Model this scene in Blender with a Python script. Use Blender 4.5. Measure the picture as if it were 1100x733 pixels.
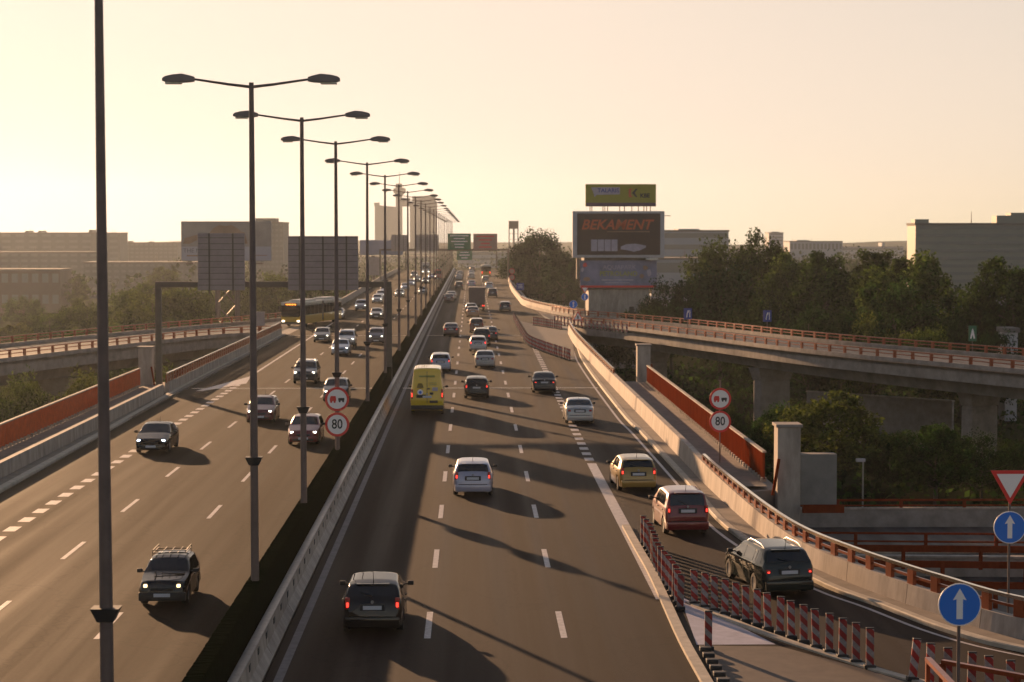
import bpy, bmesh, math, random
from mathutils import Vector, Matrix
random.seed(7)
R = math.radians
for o in list(bpy.data.objects): bpy.data.objects.remove(o)
SC = bpy.context.scene
COL = SC.collection

# ------------------------------------------------------------------ camera, sky, sun, exposure
F_PX, CAM_Z = 2150.0, 11.1
cam = bpy.data.cameras.new('camera')
cam.sensor_width = 36.0
cam.lens = F_PX / 1100 * 36.0
cam.clip_start, cam.clip_end = 0.5, 20000
cam.dof.use_dof = True; cam.dof.focus_distance = 62; cam.dof.aperture_fstop = 1.9
co = bpy.data.objects.new('camera', cam); COL.objects.link(co)
PITCH = math.atan(113.5 / F_PX); YAW = -math.atan(43.5 / F_PX)
co.location = (0, 0, CAM_Z)
co.rotation_euler = (R(90) - PITCH, 0, YAW)
SC.camera = co

SUN_EL, SUN_AZ = R(10.4), R(-23.0)          # azimuth from +Y, negative = to the left
sdir = Vector((math.sin(SUN_AZ) * math.cos(SUN_EL), math.cos(SUN_AZ) * math.cos(SUN_EL), math.sin(SUN_EL)))
W = bpy.data.worlds.new('World'); SC.world = W; W.use_nodes = True
nt = W.node_tree; nt.nodes.clear()
sky = nt.nodes.new('ShaderNodeTexSky'); sky.sky_type = 'NISHITA'; sky.sun_disc = False
sky.sun_elevation = SUN_EL; sky.sun_rotation = SUN_AZ
sky.altitude = 100; sky.air_density = 0.7; sky.dust_density = 0.7; sky.ozone_density = 1.0
# a soft shoulder on the very wide range of the sky: 1 - exp(-(c/k)^p) in each channel
SKY_K, SKY_P = (2.6, 3.0, 3.2), 1.2
def wmath(op, a, b=None):
    k = nt.nodes.new('ShaderNodeMath'); k.operation = op
    for i, q in enumerate((a, b)):
        if q is None: continue
        if isinstance(q, (int, float)): k.inputs[i].default_value = q
        else: nt.links.new(q, k.inputs[i])
    return k.outputs[0]
sepc = nt.nodes.new('ShaderNodeSeparateColor'); comb = nt.nodes.new('ShaderNodeCombineColor')
nt.links.new(sky.outputs[0], sepc.inputs[0])
for i in range(3):
    e = wmath('POWER', wmath('DIVIDE', sepc.outputs[i], SKY_K[i]), SKY_P)
    nt.links.new(wmath('SUBTRACT', 1.0, wmath('EXPONENT', wmath('MULTIPLY', e, -1.0))), comb.inputs[i])
tint = nt.nodes.new('ShaderNodeMix'); tint.data_type = 'RGBA'; tint.blend_type = 'MULTIPLY'
tint.inputs[0].default_value = 1.0
tint.inputs[7].default_value = (9.6, 8.15, 6.9, 1)
bg = nt.nodes.new('ShaderNodeBackground'); bg.inputs[1].default_value = 0.055
out = nt.nodes.new('ShaderNodeOutputWorld')
nt.links.new(comb.outputs[0], tint.inputs[6]); nt.links.new(tint.outputs[2], bg.inputs[0]); nt.links.new(bg.outputs[0], out.inputs[0])
sl = bpy.data.lights.new('sun', 'SUN'); sl.energy = 5.0; sl.angle = R(0.6); sl.color = (1.0, 0.58, 0.30)
so = bpy.data.objects.new('sun', sl); COL.objects.link(so)
so.rotation_euler = sdir.to_track_quat('Z', 'Y').to_euler(); so.location = (-60, 140, 60)
SC.view_settings.view_transform = 'Standard'; SC.view_settings.look = 'None'
SC.view_settings.exposure = 0.8; SC.view_settings.gamma = 1.0; SC.view_settings.use_curve_mapping = False
SC.render.engine = 'CYCLES'
cy = SC.cycles
cy.use_denoising = True; cy.max_bounces = 6; cy.diffuse_bounces = 2; cy.glossy_bounces = 3
cy.transmission_bounces = 3; cy.volume_bounces = 0; cy.transparent_max_bounces = 8
cy.sample_clamp_indirect = 4.0; cy.caustics_reflective = False; cy.caustics_refractive = False
HAZE_DENSITY, HAZE_G = 0.00009, 0.66

# ------------------------------------------------------------------ helpers
GZ = -9.0                                     # the low ground under the viaduct
def tag(o, label=None, cat=None, group=None, kind=None):
    if label: o['label'] = label
    if cat: o['category'] = cat
    if group: o['group'] = group
    if kind: o['kind'] = kind
    return o
def empty(name, loc=(0, 0, 0), rz=0.0):
    o = bpy.data.objects.new(name, None); COL.objects.link(o)
    o.location = loc; o.rotation_euler = (0, 0, rz); o.empty_display_size = 0.3
    return o
def link(name, me, parent=None, m=None, loc=None):
    o = bpy.data.objects.new(name, me); COL.objects.link(o)
    if parent is not None: o.parent = parent
    if loc: o.location = loc
    if m is not None:
        if not me.materials: me.materials.append(m)
        if me.materials[0] is not m:
            o.material_slots[0].link = 'OBJECT'; o.material_slots[0].material = m
    return o

class MB:
    """collects faces and links them as ONE mesh object"""
    def __init__(s): s.v = []; s.f = []
    def add(s, vs, fs):
        b = len(s.v); s.v += [tuple(p) for p in vs]; s.f += [[b + i for i in f] for f in fs]; return s
    def box(s, x0, x1, y0, y1, z0, z1, M=None):
        vs = [Vector(p) for p in ((x0,y0,z0),(x1,y0,z0),(x1,y1,z0),(x0,y1,z0),(x0,y0,z1),(x1,y0,z1),(x1,y1,z1),(x0,y1,z1))]
        if M is not None: vs = [M @ p for p in vs]
        return s.add(vs, [[3,2,1,0],[4,5,6,7],[0,1,5,4],[1,2,6,5],[2,3,7,6],[3,0,4,7]])
    def bbox(s, x0, x1, y0, y1, z0, z1, b=0.02, M=None):
        """box with chamfered edges"""
        bm = bmesh.new(); bmesh.ops.create_cube(bm, size=1)
        for v in bm.verts:
            v.co = Vector(((x0+x1)/2 + v.co.x*(x1-x0), (y0+y1)/2 + v.co.y*(y1-y0), (z0+z1)/2 + v.co.z*(z1-z0)))
        bmesh.ops.bevel(bm, geom=bm.edges[:], offset=b, segments=2, affect='EDGES', profile=0.6)
        bm.verts.index_update()
        vs = [(M @ v.co) if M is not None else v.co.copy() for v in bm.verts]
        fs = [[v.index for v in f.verts] for f in bm.faces]; bm.free()
        return s.add(vs, fs)
    def tube(s, pts, rad, n=8, cap=True):
        pts = [Vector(p) for p in pts]
        if not isinstance(rad, (list, tuple)): rad = [rad] * len(pts)
        rings = []; b0 = len(s.v); up = None
        for i, p in enumerate(pts):
            d = (pts[min(i+1, len(pts)-1)] - pts[max(i-1, 0)]).normalized()
            if up is None: up = Vector((0,0,1)) if abs(d.z) < .9 else Vector((1,0,0))
            a = d.cross(up).normalized(); c = a.cross(d).normalized(); up = c
            rings.append([p + (a*math.cos(2*math.pi*k/n) + c*math.sin(2*math.pi*k/n))*rad[i] for k in range(n)])
        vs = [q for r in rings for q in r]; fs = []
        for i in range(len(rings)-1):
            for k in range(n):
                k2 = (k+1) % n
                fs.append([i*n+k, i*n+k2, (i+1)*n+k2, (i+1)*n+k])
        if cap: fs.append(list(range(n))[::-1]); fs.append([(len(rings)-1)*n+k for k in range(n)])
        return s.add(vs, fs)
    def disc(s, c, r, depth, n=28, M=None):
        """disc in the xz plane, facing -y"""
        c = Vector(c); vs = []
        for y in (0, depth):
            vs += [c + Vector((r*math.cos(2*math.pi*k/n), y, r*math.sin(2*math.pi*k/n))) for k in range(n)]
        fs = [list(range(n)), [n+k for k in range(n)][::-1]] + [[(k+1)%n, k, n+k, n+(k+1)%n] for k in range(n)]
        if M is not None: vs = [M @ p for p in vs]
        return s.add(vs, fs)
    def prism(s, poly, z0, z1):
        n = len(poly)
        z0s = z0 if isinstance(z0, list) else [z0]*n; z1s = z1 if isinstance(z1, list) else [z1]*n
        vs = [(p[0], p[1], z0s[i]) for i, p in enumerate(poly)] + [(p[0], p[1], z1s[i]) for i, p in enumerate(poly)]
        return s.add(vs, [list(range(n))[::-1], [n+i for i in range(n)]] + [[i, (i+1)%n, n+(i+1)%n, n+i] for i in range(n)])
    def plate(s, poly, y0, y1):
        """polygon in xz, thick along y"""
        n = len(poly)
        vs = [(p[0], y0, p[1]) for p in poly] + [(p[0], y1, p[1]) for p in poly]
        return s.add(vs, [list(range(n)), [n+i for i in range(n)][::-1]] + [[(i+1)%n, i, n+i, n+(i+1)%n] for i in range(n)])
    def sheet(s, poly, z):
        return s.add([(p[0], p[1], z) for p in poly], [list(range(len(poly)))])
    def sweep(s, path, prof, cap=True):
        """profile (offset to the right of travel, height) carried along a path"""
        path = [Vector(p) if len(p) == 3 else Vector((p[0], p[1], 0)) for p in path]
        n = len(prof); rings = []
        for i, p in enumerate(path):
            a = path[max(i-1,0)]; b = path[min(i+1,len(path)-1)]
            d = Vector((b.x-a.x, b.y-a.y, 0)).normalized(); nr = Vector((d.y, -d.x, 0))
            rings += [p + nr*o + Vector((0,0,z)) for o, z in prof]
        fs = []
        for i in range(len(path)-1):
            for k in range(n):
                k2 = (k+1) % n
                fs.append([i*n+k, (i+1)*n+k, (i+1)*n+k2, i*n+k2])
        if cap: fs.append(list(range(n))); fs.append([(len(path)-1)*n+k for k in range(n)][::-1])
        return s.add(rings, fs)
    def mesh(s, name, smooth=None, fix=True):
        me = bpy.data.meshes.new(name); me.from_pydata(s.v, [], s.f)
        if fix:
            bm = bmesh.new(); bm.from_mesh(me); bmesh.ops.recalc_face_normals(bm, faces=bm.faces); bm.to_mesh(me); bm.free()
        if smooth is not None:
            for p in me.polygons: p.use_smooth = True
            me.set_sharp_from_angle(angle=R(smooth))
        me.update(); return me
    def build(s, name, m, parent=None, smooth=None, fix=True):
        return link(name, s.mesh(name, smooth, fix), parent, m)

def resample(path, step, z=0.0):
    """points every `step` metres with the direction there"""
    P = [Vector((p[0], p[1], p[2] if len(p) > 2 else z)) for p in path]
    outp = []; need = 0.0
    for a, b in zip(P[:-1], P[1:]):
        L = (b-a).length; t = need
        while t <= L:
            outp.append((a + (b-a)*(t/L), (b-a).normalized())); t += step
        need = t - L
    return outp
def smooth_path(pts, n=6):
    """Catmull-Rom through the points"""
    P = [Vector((p[0], p[1], p[2] if len(p) > 2 else 0)) for p in pts]; o = []
    for i in range(len(P)-1):
        p0, p1, p2, p3 = P[max(i-1,0)], P[i], P[i+1], P[min(i+2,len(P)-1)]
        for k in range(n):
            t = k/n
            o.append(0.5*((2*p1) + (p2-p0)*t + (2*p0-5*p1+4*p2-p3)*t*t + (3*p1-p0-3*p2+p3)*t*t*t))
    return o + [P[-1]]
def offset(path, d):
    o = []
    for i, p in enumerate(path):
        a = path[max(i-1,0)]; b = path[min(i+1,len(path)-1)]
        t = Vector((b[0]-a[0], b[1]-a[1], 0)).normalized()
        o.append((p[0]+t.y*d, p[1]-t.x*d))
    return o
def facing(M_loc, rz):
    return Matrix.Translation(M_loc) @ Matrix.Rotation(rz, 4, 'Z')

# ------------------------------------------------------------------ materials
def pm(name, col, rough=0.6, metal=0.0, var=0.0, scale=2.0, bump=0.0, emit=0.0, coat=0.0, spec=0.5, stretch=(1,1,1)):
    m = bpy.data.materials.new(name); m.use_nodes = True
    n = m.node_tree; b = n.nodes['Principled BSDF']
    c = (col[0], col[1], col[2], 1)
    b.inputs['Base Color'].default_value = c; b.inputs['Roughness'].default_value = rough
    b.inputs['Metallic'].default_value = metal; b.inputs['Coat Weight'].default_value = coat
    b.inputs['Coat Roughness'].default_value = 0.035; b.inputs['Specular IOR Level'].default_value = spec
    if emit:
        b.inputs['Emission Color'].default_value = c; b.inputs['Emission Strength'].default_value = emit
    if var or bump:
        tc = n.nodes.new('ShaderNodeTexCoord'); mp = n.nodes.new('ShaderNodeMapping'); mp.inputs['Scale'].default_value = stretch
        nz = n.nodes.new('ShaderNodeTexNoise'); nz.inputs['Scale'].default_value = scale; nz.inputs['Detail'].default_value = 6; nz.inputs['Roughness'].default_value = 0.65
        n.links.new(tc.outputs['Object'], mp.inputs[0]); n.links.new(mp.outputs[0], nz.inputs['Vector'])
        if var:
            mr = n.nodes.new('ShaderNodeMapRange'); mr.inputs['From Min'].default_value = 0.3; mr.inputs['From Max'].default_value = 0.7
            mr.inputs['To Min'].default_value = 1-var; mr.inputs['To Max'].default_value = 1+var
            mx = n.nodes.new('ShaderNodeMix'); mx.data_type = 'RGBA'; mx.blend_type = 'MULTIPLY'; mx.inputs[0].default_value = 1
            mx.inputs[6].default_value = c
            n.links.new(nz.outputs[0], mr.inputs[0]); n.links.new(mr.outputs[0], mx.inputs[7]); n.links.new(mx.outputs[2], b.inputs['Base Color'])
        if bump:
            bp = n.nodes.new('ShaderNodeBump'); bp.inputs['Strength'].default_value = bump; bp.inputs['Distance'].default_value = 0.02
            n.links.new(nz.outputs[0], bp.inputs['Height']); n.links.new(bp.outputs[0], b.inputs['Normal'])
    return m

def asphalt(name, col, rough, lanes, spec=.10):
    """worn asphalt: grain, long streaks and patches, two polished wheel tracks in each lane"""
    m = bpy.data.materials.new(name); m.use_nodes = True
    n = m.node_tree; L = n.links; b = n.nodes['Principled BSDF']; b.inputs['Specular IOR Level'].default_value = spec; b.inputs['Specular Tint'].default_value = (1.0, .80, .68, 1)
    tc = n.nodes.new('ShaderNodeTexCoord')
    def noise(scale, st, det=5):
        mp = n.nodes.new('ShaderNodeMapping'); mp.inputs['Scale'].default_value = st
        z = n.nodes.new('ShaderNodeTexNoise'); z.inputs['Scale'].default_value = scale; z.inputs['Detail'].default_value = det
        L.new(tc.outputs['Object'], mp.inputs[0]); L.new(mp.outputs[0], z.inputs['Vector']); return z.outputs[0]
    def rng(v, a, c2, lo, hi):
        r = n.nodes.new('ShaderNodeMapRange'); r.inputs['From Min'].default_value = a; r.inputs['From Max'].default_value = c2
        r.inputs['To Min'].default_value = lo; r.inputs['To Max'].default_value = hi; L.new(v, r.inputs[0]); return r.outputs[0]
    def mul(a, c2, op='MULTIPLY'):
        k = n.nodes.new('ShaderNodeMath'); k.operation = op
        for i, q in enumerate((a, c2)):
            if isinstance(q, float): k.inputs[i].default_value = q
            else: L.new(q, k.inputs[i])
        return k.outputs[0]
    sep = n.nodes.new('ShaderNodeSeparateXYZ'); L.new(tc.outputs['Object'], sep.inputs[0])
    # wheel tracks: period half a lane
    ph, per = lanes
    trk = mul(mul(sep.outputs[0], -ph, 'ADD'), 2*math.pi/per)
    co_ = n.nodes.new('ShaderNodeMath'); co_.operation = 'COSINE'; L.new(trk, co_.inputs[0])
    wob = mul(co_.outputs[0], rng(noise(0.05, (1, 1, 1)), .3, .7, .3, 1.0))
    streak = rng(noise(1.0, (1.6, .02, 1), 8), .32, .68, .66, 1.34)
    patch = rng(noise(.12, (1, .5, 1)), .35, .65, .85, 1.15)
    grain = rng(noise(9.0, (1, 1, 1), 3), .3, .7, .82, 1.18)
    vmp = n.nodes.new('ShaderNodeMapping'); vmp.inputs['Scale'].default_value = (.30, .11, 1)
    wn = n.nodes.new('ShaderNodeTexNoise'); wn.inputs['Scale'].default_value = .8; wn.inputs['Detail'].default_value = 5
    wa = n.nodes.new('ShaderNodeMix'); wa.data_type = 'RGBA'; wa.blend_type = 'LINEAR_LIGHT'; wa.inputs[0].default_value = .25
    vor = n.nodes.new('ShaderNodeTexVoronoi'); vor.feature = 'DISTANCE_TO_EDGE'; vor.inputs['Scale'].default_value = 1.0
    L.new(tc.outputs['Object'], wn.inputs['Vector']); L.new(tc.outputs['Object'], vmp.inputs[0]); L.new(vmp.outputs[0], wa.inputs[6]); L.new(wn.outputs[1], wa.inputs[7]); L.new(wa.outputs[2], vor.inputs['Vector'])
    crack = rng(vor.outputs['Distance'], .004, .016, .62, 1.0)
    streak = mul(streak, crack)
    v = mul(mul(streak, patch), mul(grain, rng(wob, -1, 1, .80, 1.16)))
    mx = n.nodes.new('ShaderNodeMix'); mx.data_type = 'RGBA'; mx.blend_type = 'MULTIPLY'; mx.inputs[0].default_value = 1
    mx.inputs[6].default_value = (*col, 1); L.new(v, mx.inputs[7]); L.new(mx.outputs[2], b.inputs['Base Color'])
    L.new(mul(rng(wob, -1, 1, rough+.04, rough-.05), rng(noise(1.0, (1.2, .02, 1), 7), .3, .7, .86, 1.14)), b.inputs['Roughness'])
    bp = n.nodes.new('ShaderNodeBump'); bp.inputs['Strength'].default_value = .25; bp.inputs['Distance'].default_value = .01
    L.new(noise(30.0, (1, 1, 1), 3), bp.inputs['Height']); L.new(bp.outputs[0], b.inputs['Normal'])
    return m

def leafmat(name, col, trans):
    m = bpy.data.materials.new(name); m.use_nodes = True
    n = m.node_tree; L = n.links; n.nodes.remove(n.nodes['Principled BSDF'])
    g = n.nodes.new('ShaderNodeNewGeometry'); oi = n.nodes.new('ShaderNodeObjectInfo')
    hs = n.nodes.new('ShaderNodeHueSaturation'); hs.inputs['Color'].default_value = (*col, 1)
    r = n.nodes.new('ShaderNodeMapRange'); r.inputs['To Min'].default_value = .45; r.inputs['To Max'].default_value = 1.55
    r2 = n.nodes.new('ShaderNodeMapRange'); r2.inputs['To Min'].default_value = .47; r2.inputs['To Max'].default_value = .53
    L.new(g.outputs['Random Per Island'], r.inputs[0]); L.new(r.outputs[0], hs.inputs['Value'])
    L.new(oi.outputs['Random'], r2.inputs[0]); L.new(r2.outputs[0], hs.inputs['Hue'])
    tc = n.nodes.new('ShaderNodeTexCoord'); nz = n.nodes.new('ShaderNodeTexNoise'); nz.inputs['Scale'].default_value = .55; nz.inputs['Detail'].default_value = 2
    r3 = n.nodes.new('ShaderNodeMapRange'); r3.inputs['From Min'].default_value = .35; r3.inputs['From Max'].default_value = .65; r3.inputs['To Min'].default_value = .55; r3.inputs['To Max'].default_value = 1.5
    mu = n.nodes.new('ShaderNodeMath'); mu.operation = 'MULTIPLY'
    L.new(tc.outputs['Object'], nz.inputs[0]); L.new(nz.outputs[0], r3.inputs[0]); L.new(r.outputs[0], mu.inputs[0]); L.new(r3.outputs[0], mu.inputs[1]); L.new(mu.outputs[0], hs.inputs['Value'])
    d = n.nodes.new('ShaderNodeBsdfDiffuse'); t = n.nodes.new('ShaderNodeBsdfTranslucent'); ms = n.nodes.new('ShaderNodeMixShader'); ms.inputs[0].default_value = trans
    L.new(hs.outputs[0], d.inputs[0]); L.new(hs.outputs[0], t.inputs[0]); L.new(d.outputs[0], ms.inputs[1]); L.new(t.outputs[0], ms.inputs[2])
    L.new(ms.outputs[0], n.nodes['Material Output'].inputs[0]); return m

def stripemat(name):
    """red and pale diagonal stripes of a delineator post"""
    m = bpy.data.materials.new(name); m.use_nodes = True
    n = m.node_tree; L = n.links; b = n.nodes['Principled BSDF']; b.inputs['Roughness'].default_value = .45
    tc = n.nodes.new('ShaderNodeTexCoord'); sp = n.nodes.new('ShaderNodeSeparateXYZ'); L.new(tc.outputs['Object'], sp.inputs[0])
    a = n.nodes.new('ShaderNodeMath'); a.operation = 'ADD'; L.new(sp.outputs[0], a.inputs[0]); L.new(sp.outputs[2], a.inputs[1])
    f = n.nodes.new('ShaderNodeMath'); f.operation = 'MODULO'; L.new(a.outputs[0], f.inputs[0]); f.inputs[1].default_value = .36
    g = n.nodes.new('ShaderNodeMath'); g.operation = 'GREATER_THAN'; L.new(f.outputs[0], g.inputs[0]); g.inputs[1].default_value = .18
    mx = n.nodes.new('ShaderNodeMix'); mx.data_type = 'RGBA'; mx.inputs[6].default_value = (.42, .38, .38, 1); mx.inputs[7].default_value = (.45, .02, .02, 1)
    nz = n.nodes.new('ShaderNodeTexNoise'); nz.inputs['Scale'].default_value = 14
    d = n.nodes.new('ShaderNodeMix'); d.data_type = 'RGBA'; d.blend_type = 'MULTIPLY'; d.inputs[0].default_value = .75
    oi = n.nodes.new('ShaderNodeObjectInfo'); hv = n.nodes.new('ShaderNodeHueSaturation'); hr = n.nodes.new('ShaderNodeMapRange'); hr.inputs['To Min'].default_value = .65; hr.inputs['To Max'].default_value = 1.2
    L.new(oi.outputs['Random'], hr.inputs[0]); L.new(hr.outputs[0], hv.inputs['Value'])
    L.new(tc.outputs['Object'], nz.inputs[0]); L.new(g.outputs[0], mx.inputs[0]); L.new(mx.outputs[2], d.inputs[6]); L.new(nz.outputs[0], d.inputs[7]); L.new(d.outputs[2], hv.inputs['Color']); L.new(hv.outputs[0], b.inputs['Base Color'])
    return m

M = {}
M['asphalt_l'] = asphalt('asphalt of the oncoming side', (.0175, .0115, .0074), .80, (-8.5, 1.85), .045)
M['asphalt_r'] = asphalt('asphalt of the outgoing side', (.0165, .0105, .0088), .76, (.65, 1.87))
M['asphalt_ramp'] = asphalt('asphalt of the ramps', (.07, .06, .055), .55, (.0, 1.9))
M['paint'] = pm('road paint', (.46, .42, .41), .6, var=.3, scale=5, bump=.1)
M['pave'] = pm('pavement concrete', (.20, .165, .135), .85, var=.25, scale=1.2, bump=.15)
M['kerb'] = pm('kerb stone', (.42, .36, .28), .75, var=.25, scale=2)
M['conc'] = pm('concrete', (.26, .225, .20), .8, var=.32, scale=.9, bump=.15)
M['conc_lt'] = pm('pale parapet concrete', (.35, .295, .25), .75, var=.34, scale=1.6, bump=.15, spec=.3, stretch=(1,1,.3))
M['conc_dk'] = pm('old concrete', (.22, .20, .18), .85, var=.3, scale=.6, bump=.15)
M['rust'] = pm('rust brown paint', (.26, .058, .018), .32, metal=.35, var=.2, scale=3)
M['rail_top'] = pm('shiny sun-glint rail', (.62, .50, .38), .20, metal=.9, var=.2, scale=5)  # sun glint along the rail tops is put into this pale metal colour
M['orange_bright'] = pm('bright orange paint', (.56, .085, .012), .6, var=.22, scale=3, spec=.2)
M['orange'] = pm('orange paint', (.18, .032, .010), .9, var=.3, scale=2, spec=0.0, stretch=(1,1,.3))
M['steel'] = pm('galvanised steel', (.45, .45, .45), .35, metal=.8, var=.15, scale=4)
M['polesteel'] = pm('weathered pole steel', (.14, .105, .098), .5, metal=.4, var=.2, scale=2)
M['lamp'] = pm('lamp housing', (.17, .135, .125), .5, var=.1)
M['lens'] = pm('lamp lens', (.75, .7, .6), .2)
M['signback'] = pm('aluminium sign back', (.30, .25, .25), .6, metal=.2, var=.12, scale=1.5)
M['gantry'] = pm('gantry steel', (.11, .088, .068), .6, var=.2)
M['hedge'] = pm('dark green screen', (.009, .013, .006), .9, var=.3, scale=5, spec=0.0)
M['ground'] = pm('rough ground', (.030, .034, .015), .95, var=.5, scale=.06, bump=.2, spec=0.0)
M['black'] = pm('black plastic', (.015, .015, .016), .55)
M['rubber'] = pm('tyre rubber', (.018, .017, .017), .85)
M['rim'] = pm('wheel rim', (.32, .32, .33), .35, metal=.8)
M['glass'] = pm('car glass', (.012, .013, .015), .04, spec=.7)
M['red_lens'] = pm('tail lamp', (.35, .012, .01), .25)
M['red_on'] = pm('lit tail lamp', (1.0, .05, .03), .3, emit=1.3)
M['red_brake'] = pm('lit brake lamp', (1.0, .04, .03), .3, emit=3.0)
M['head_off'] = pm('head lamp', (.6, .6, .6), .1)
M['head_warm'] = pm('lit warm head lamp', (1.0, .72, .38), .3, emit=1.6)
M['head_on'] = pm('lit head lamp', (1.0, .90, .70), .3, emit=3.2)
M['head_cold'] = pm('lit cold head lamp', (.72, .82, 1.0), .3, emit=5.0)
M['plate'] = pm('number plate', (.55, .55, .58), .5)
M['white'] = pm('white sign face', (.85, .80, .78), .5)
M['red'] = pm('red sign face', (.66, .03, .025), .45)
M['blue'] = pm('blue sign face', (.018, .17, .66), .45)
M['blue_dk'] = pm('dull blue sign face', (.03, .05, .25), .5)
M['green'] = pm('green sign face', (.02, .13, .06), .5)
M['pink'] = pm('pale red sign face', (.40, .21, .17), .5)
M['ink'] = pm('black print', (.02, .02, .02), .6)
M['stripe'] = stripemat('striped post')
M['leaf_a'] = leafmat('leaves mid green', (.034, .060, .013), .40)
M['leaf_b'] = leafmat('leaves dark green', (.019, .040, .011), .30)
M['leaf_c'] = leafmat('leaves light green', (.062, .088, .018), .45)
M['bark'] = pm('bark', (.07, .055, .04), .9, var=.3, scale=4, bump=.4)
PAINTS = {}
def car_paint(col, metal=.25):
    k = (col, metal)
    if k not in PAINTS: PAINTS[k] = pm('car paint', col, (.4 if max(col) < .03 else .35), metal=0 if max(col) < .03 else metal, coat=.95, var=.06, scale=2, spec=0.0 if max(col) < .03 else .3)
    return PAINTS[k]

# ------------------------------------------------------------------ ground, deck, roads
tag(MB().sheet([(-4100,-850),(4100,-850),(4100,4200),(-4100,4200)], GZ).build('ground', M['ground']), kind='structure')
rnd0 = random.Random(3); mb = MB(); ridge = []
for i in range(81):
    x = -2400+60*i; ridge.append((x, 3900+120*math.sin(i*.7), -2+3.5*math.sin(i*.23)+2.5*math.sin(i*.61)+rnd0.uniform(-.8,.8)))
mb.add([(x,y-260,GZ-.5) for x,y,z in ridge]+[(x,y,z) for x,y,z in ridge]+[(x,y+200,GZ-.5) for x,y,z in ridge], [[i+81*r_,i+1+81*r_,i+82+81*r_,i+81+81*r_] for r_ in (0,1) for i in range(80)])
tag(mb.build('hills', M['ground'], smooth=80), kind='structure')

kerbR = smooth_path([(9.6,640),(9.6,300),(11.2,232),(9.75,176),(9.3,125),(9.45,111),(9.6,89),(9.6,75),(10.94,63.5),(12.21,58.9),(13.27,55.2),(14.69,52.46),(18,48.8),(23,45.2),(30,42)])
parR = smooth_path([(11.1,226),(10.6,200),(10.42,153.6),(10.48,114.8),(10.5,98),(10.5,88.5),(10.63,80.3),(10.88,72.2),(11.3,66.9),(12.16,62.7),(12.92,59.9),(13.7,57.45),(15.09,53.9),(18.4,50.2),(23.4,46.6),(30,43.6)])
rampNear = smooth_path([(10.9,262),(13.6,246),(17.05,238.4),(24.9,210.7),(32.4,185.8),(44.2,159.2),(58,132),(78,100)])
rampFar = smooth_path([(9.6,640),(9.3,508),(8.3,419),(8.2,346),(8.8,310),(13.46,274.3),(19.5,259.2),(27.8,236.5),(36.6,206.3),(49.6,176.5),(64.5,144),(86,106)])
rampLN = smooth_path([(-21.3,224),(-24.5,221.5),(-29.06,214.6),(-36.15,191.6),(-41.1,175),(-49,150),(-62,115)])
rampLF = smooth_path([(-22.9,640),(-22.8,544),(-21.6,400),(-20.9,300),(-22.5,275),(-26.5,257.3),(-34.8,235.1),(-41.46,216.8),(-47.5,197.2),(-56,170),(-70,132)])
FAR = 640.0

# the slab that carries everything
deck = empty('viaduct', (0, 60, GZ)); tag(deck, 'long concrete motorway viaduct that carries both carriageways and the median', 'viaduct')
poly = [(-24.6,18),(30,18),(30,43.2)] + [(p[0], p[1]) for p in offset(parR[::-1], .45) if p[1] < 87] + [(13.5,87),(13.5,150),(11.2,150),(11.4,226),(12.2,262),(9.9,320),(9.9,FAR),(-23.1,FAR),(-23.1,540),(-21.9,400),(-21.2,300),(-21.7,226),(-22,151),(-24.6,150)]
def child(o, root):
    o.parent = root; o.matrix_parent_inverse = Matrix.Translation(-Vector(root.location)); return o
child(MB().prism(poly, -1.7, -.03).build('deck', M['conc_dk']), deck)
for y in (70, 120, 170, 225, 290, 360, 440, 530, 620):
    for x in (-17, -6, 5):
        child(MB().bbox(x-1.6, x+1.6, y-.8, y+.8, GZ, -1.7, .15).build('pillar', M['conc_dk']), deck)
# beyond the crest the deck runs down out of sight
child(MB().add([(-23,FAR,-.05),(10,FAR,-.05),(10,1100,-8.8),(-23,1100,-8.8),(-23,FAR,-1.7),(10,FAR,-1.7),(10,1100,-10),(-23,1100,-10)],
    [[0,1,2,3],[7,6,5,4],[0,3,7,4],[1,5,6,2],[2,6,7,3]]).build('far_slope', M['conc_dk']), deck)

tag(MB().sheet([(-6.45,20),(-6.45,FAR),(-22.4,FAR),(-22.3,540),(-21.1,400),(-20.5,300),(-20.5,226),(-20.9,223),(-21.0,150),(-20.5,111),(-20.3,86),(-20.3,20)], 0.0).build('road', M['asphalt_l']), kind='structure')
kr = [(p[0], p[1]) for p in kerbR if p[1] > 42.5]
tag(MB().sheet([(-5.2,20),(30,20),(30,42)] + kr[::-1] + [(-5.2,FAR)], 0.0).build('road.001', M['asphalt_r']), kind='structure')
def ribbon(a, b):
    return [(p[0], p[1]) for p in a] + [(p[0], p[1]) for p in b[::-1]]
def strip_mesh(a, b, z):
    n = min(len(a), len(b)); mb = MB()
    A = resample(a, max(.5, sum((Vector(a[i+1])-Vector(a[i])).length for i in range(len(a)-1))/60))
    B = resample(b, max(.5, sum((Vector(b[i+1])-Vector(b[i])).length for i in range(len(b)-1))/60))
    n = min(len(A), len(B))
    vs = [(A[i][0].x, A[i][0].y, z) for i in range(n)] + [(B[i][0].x, B[i][0].y, z) for i in range(n)]
    return mb.add(vs, [[i, i+1, n+i+1, n+i] for i in range(n-1)])

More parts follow.
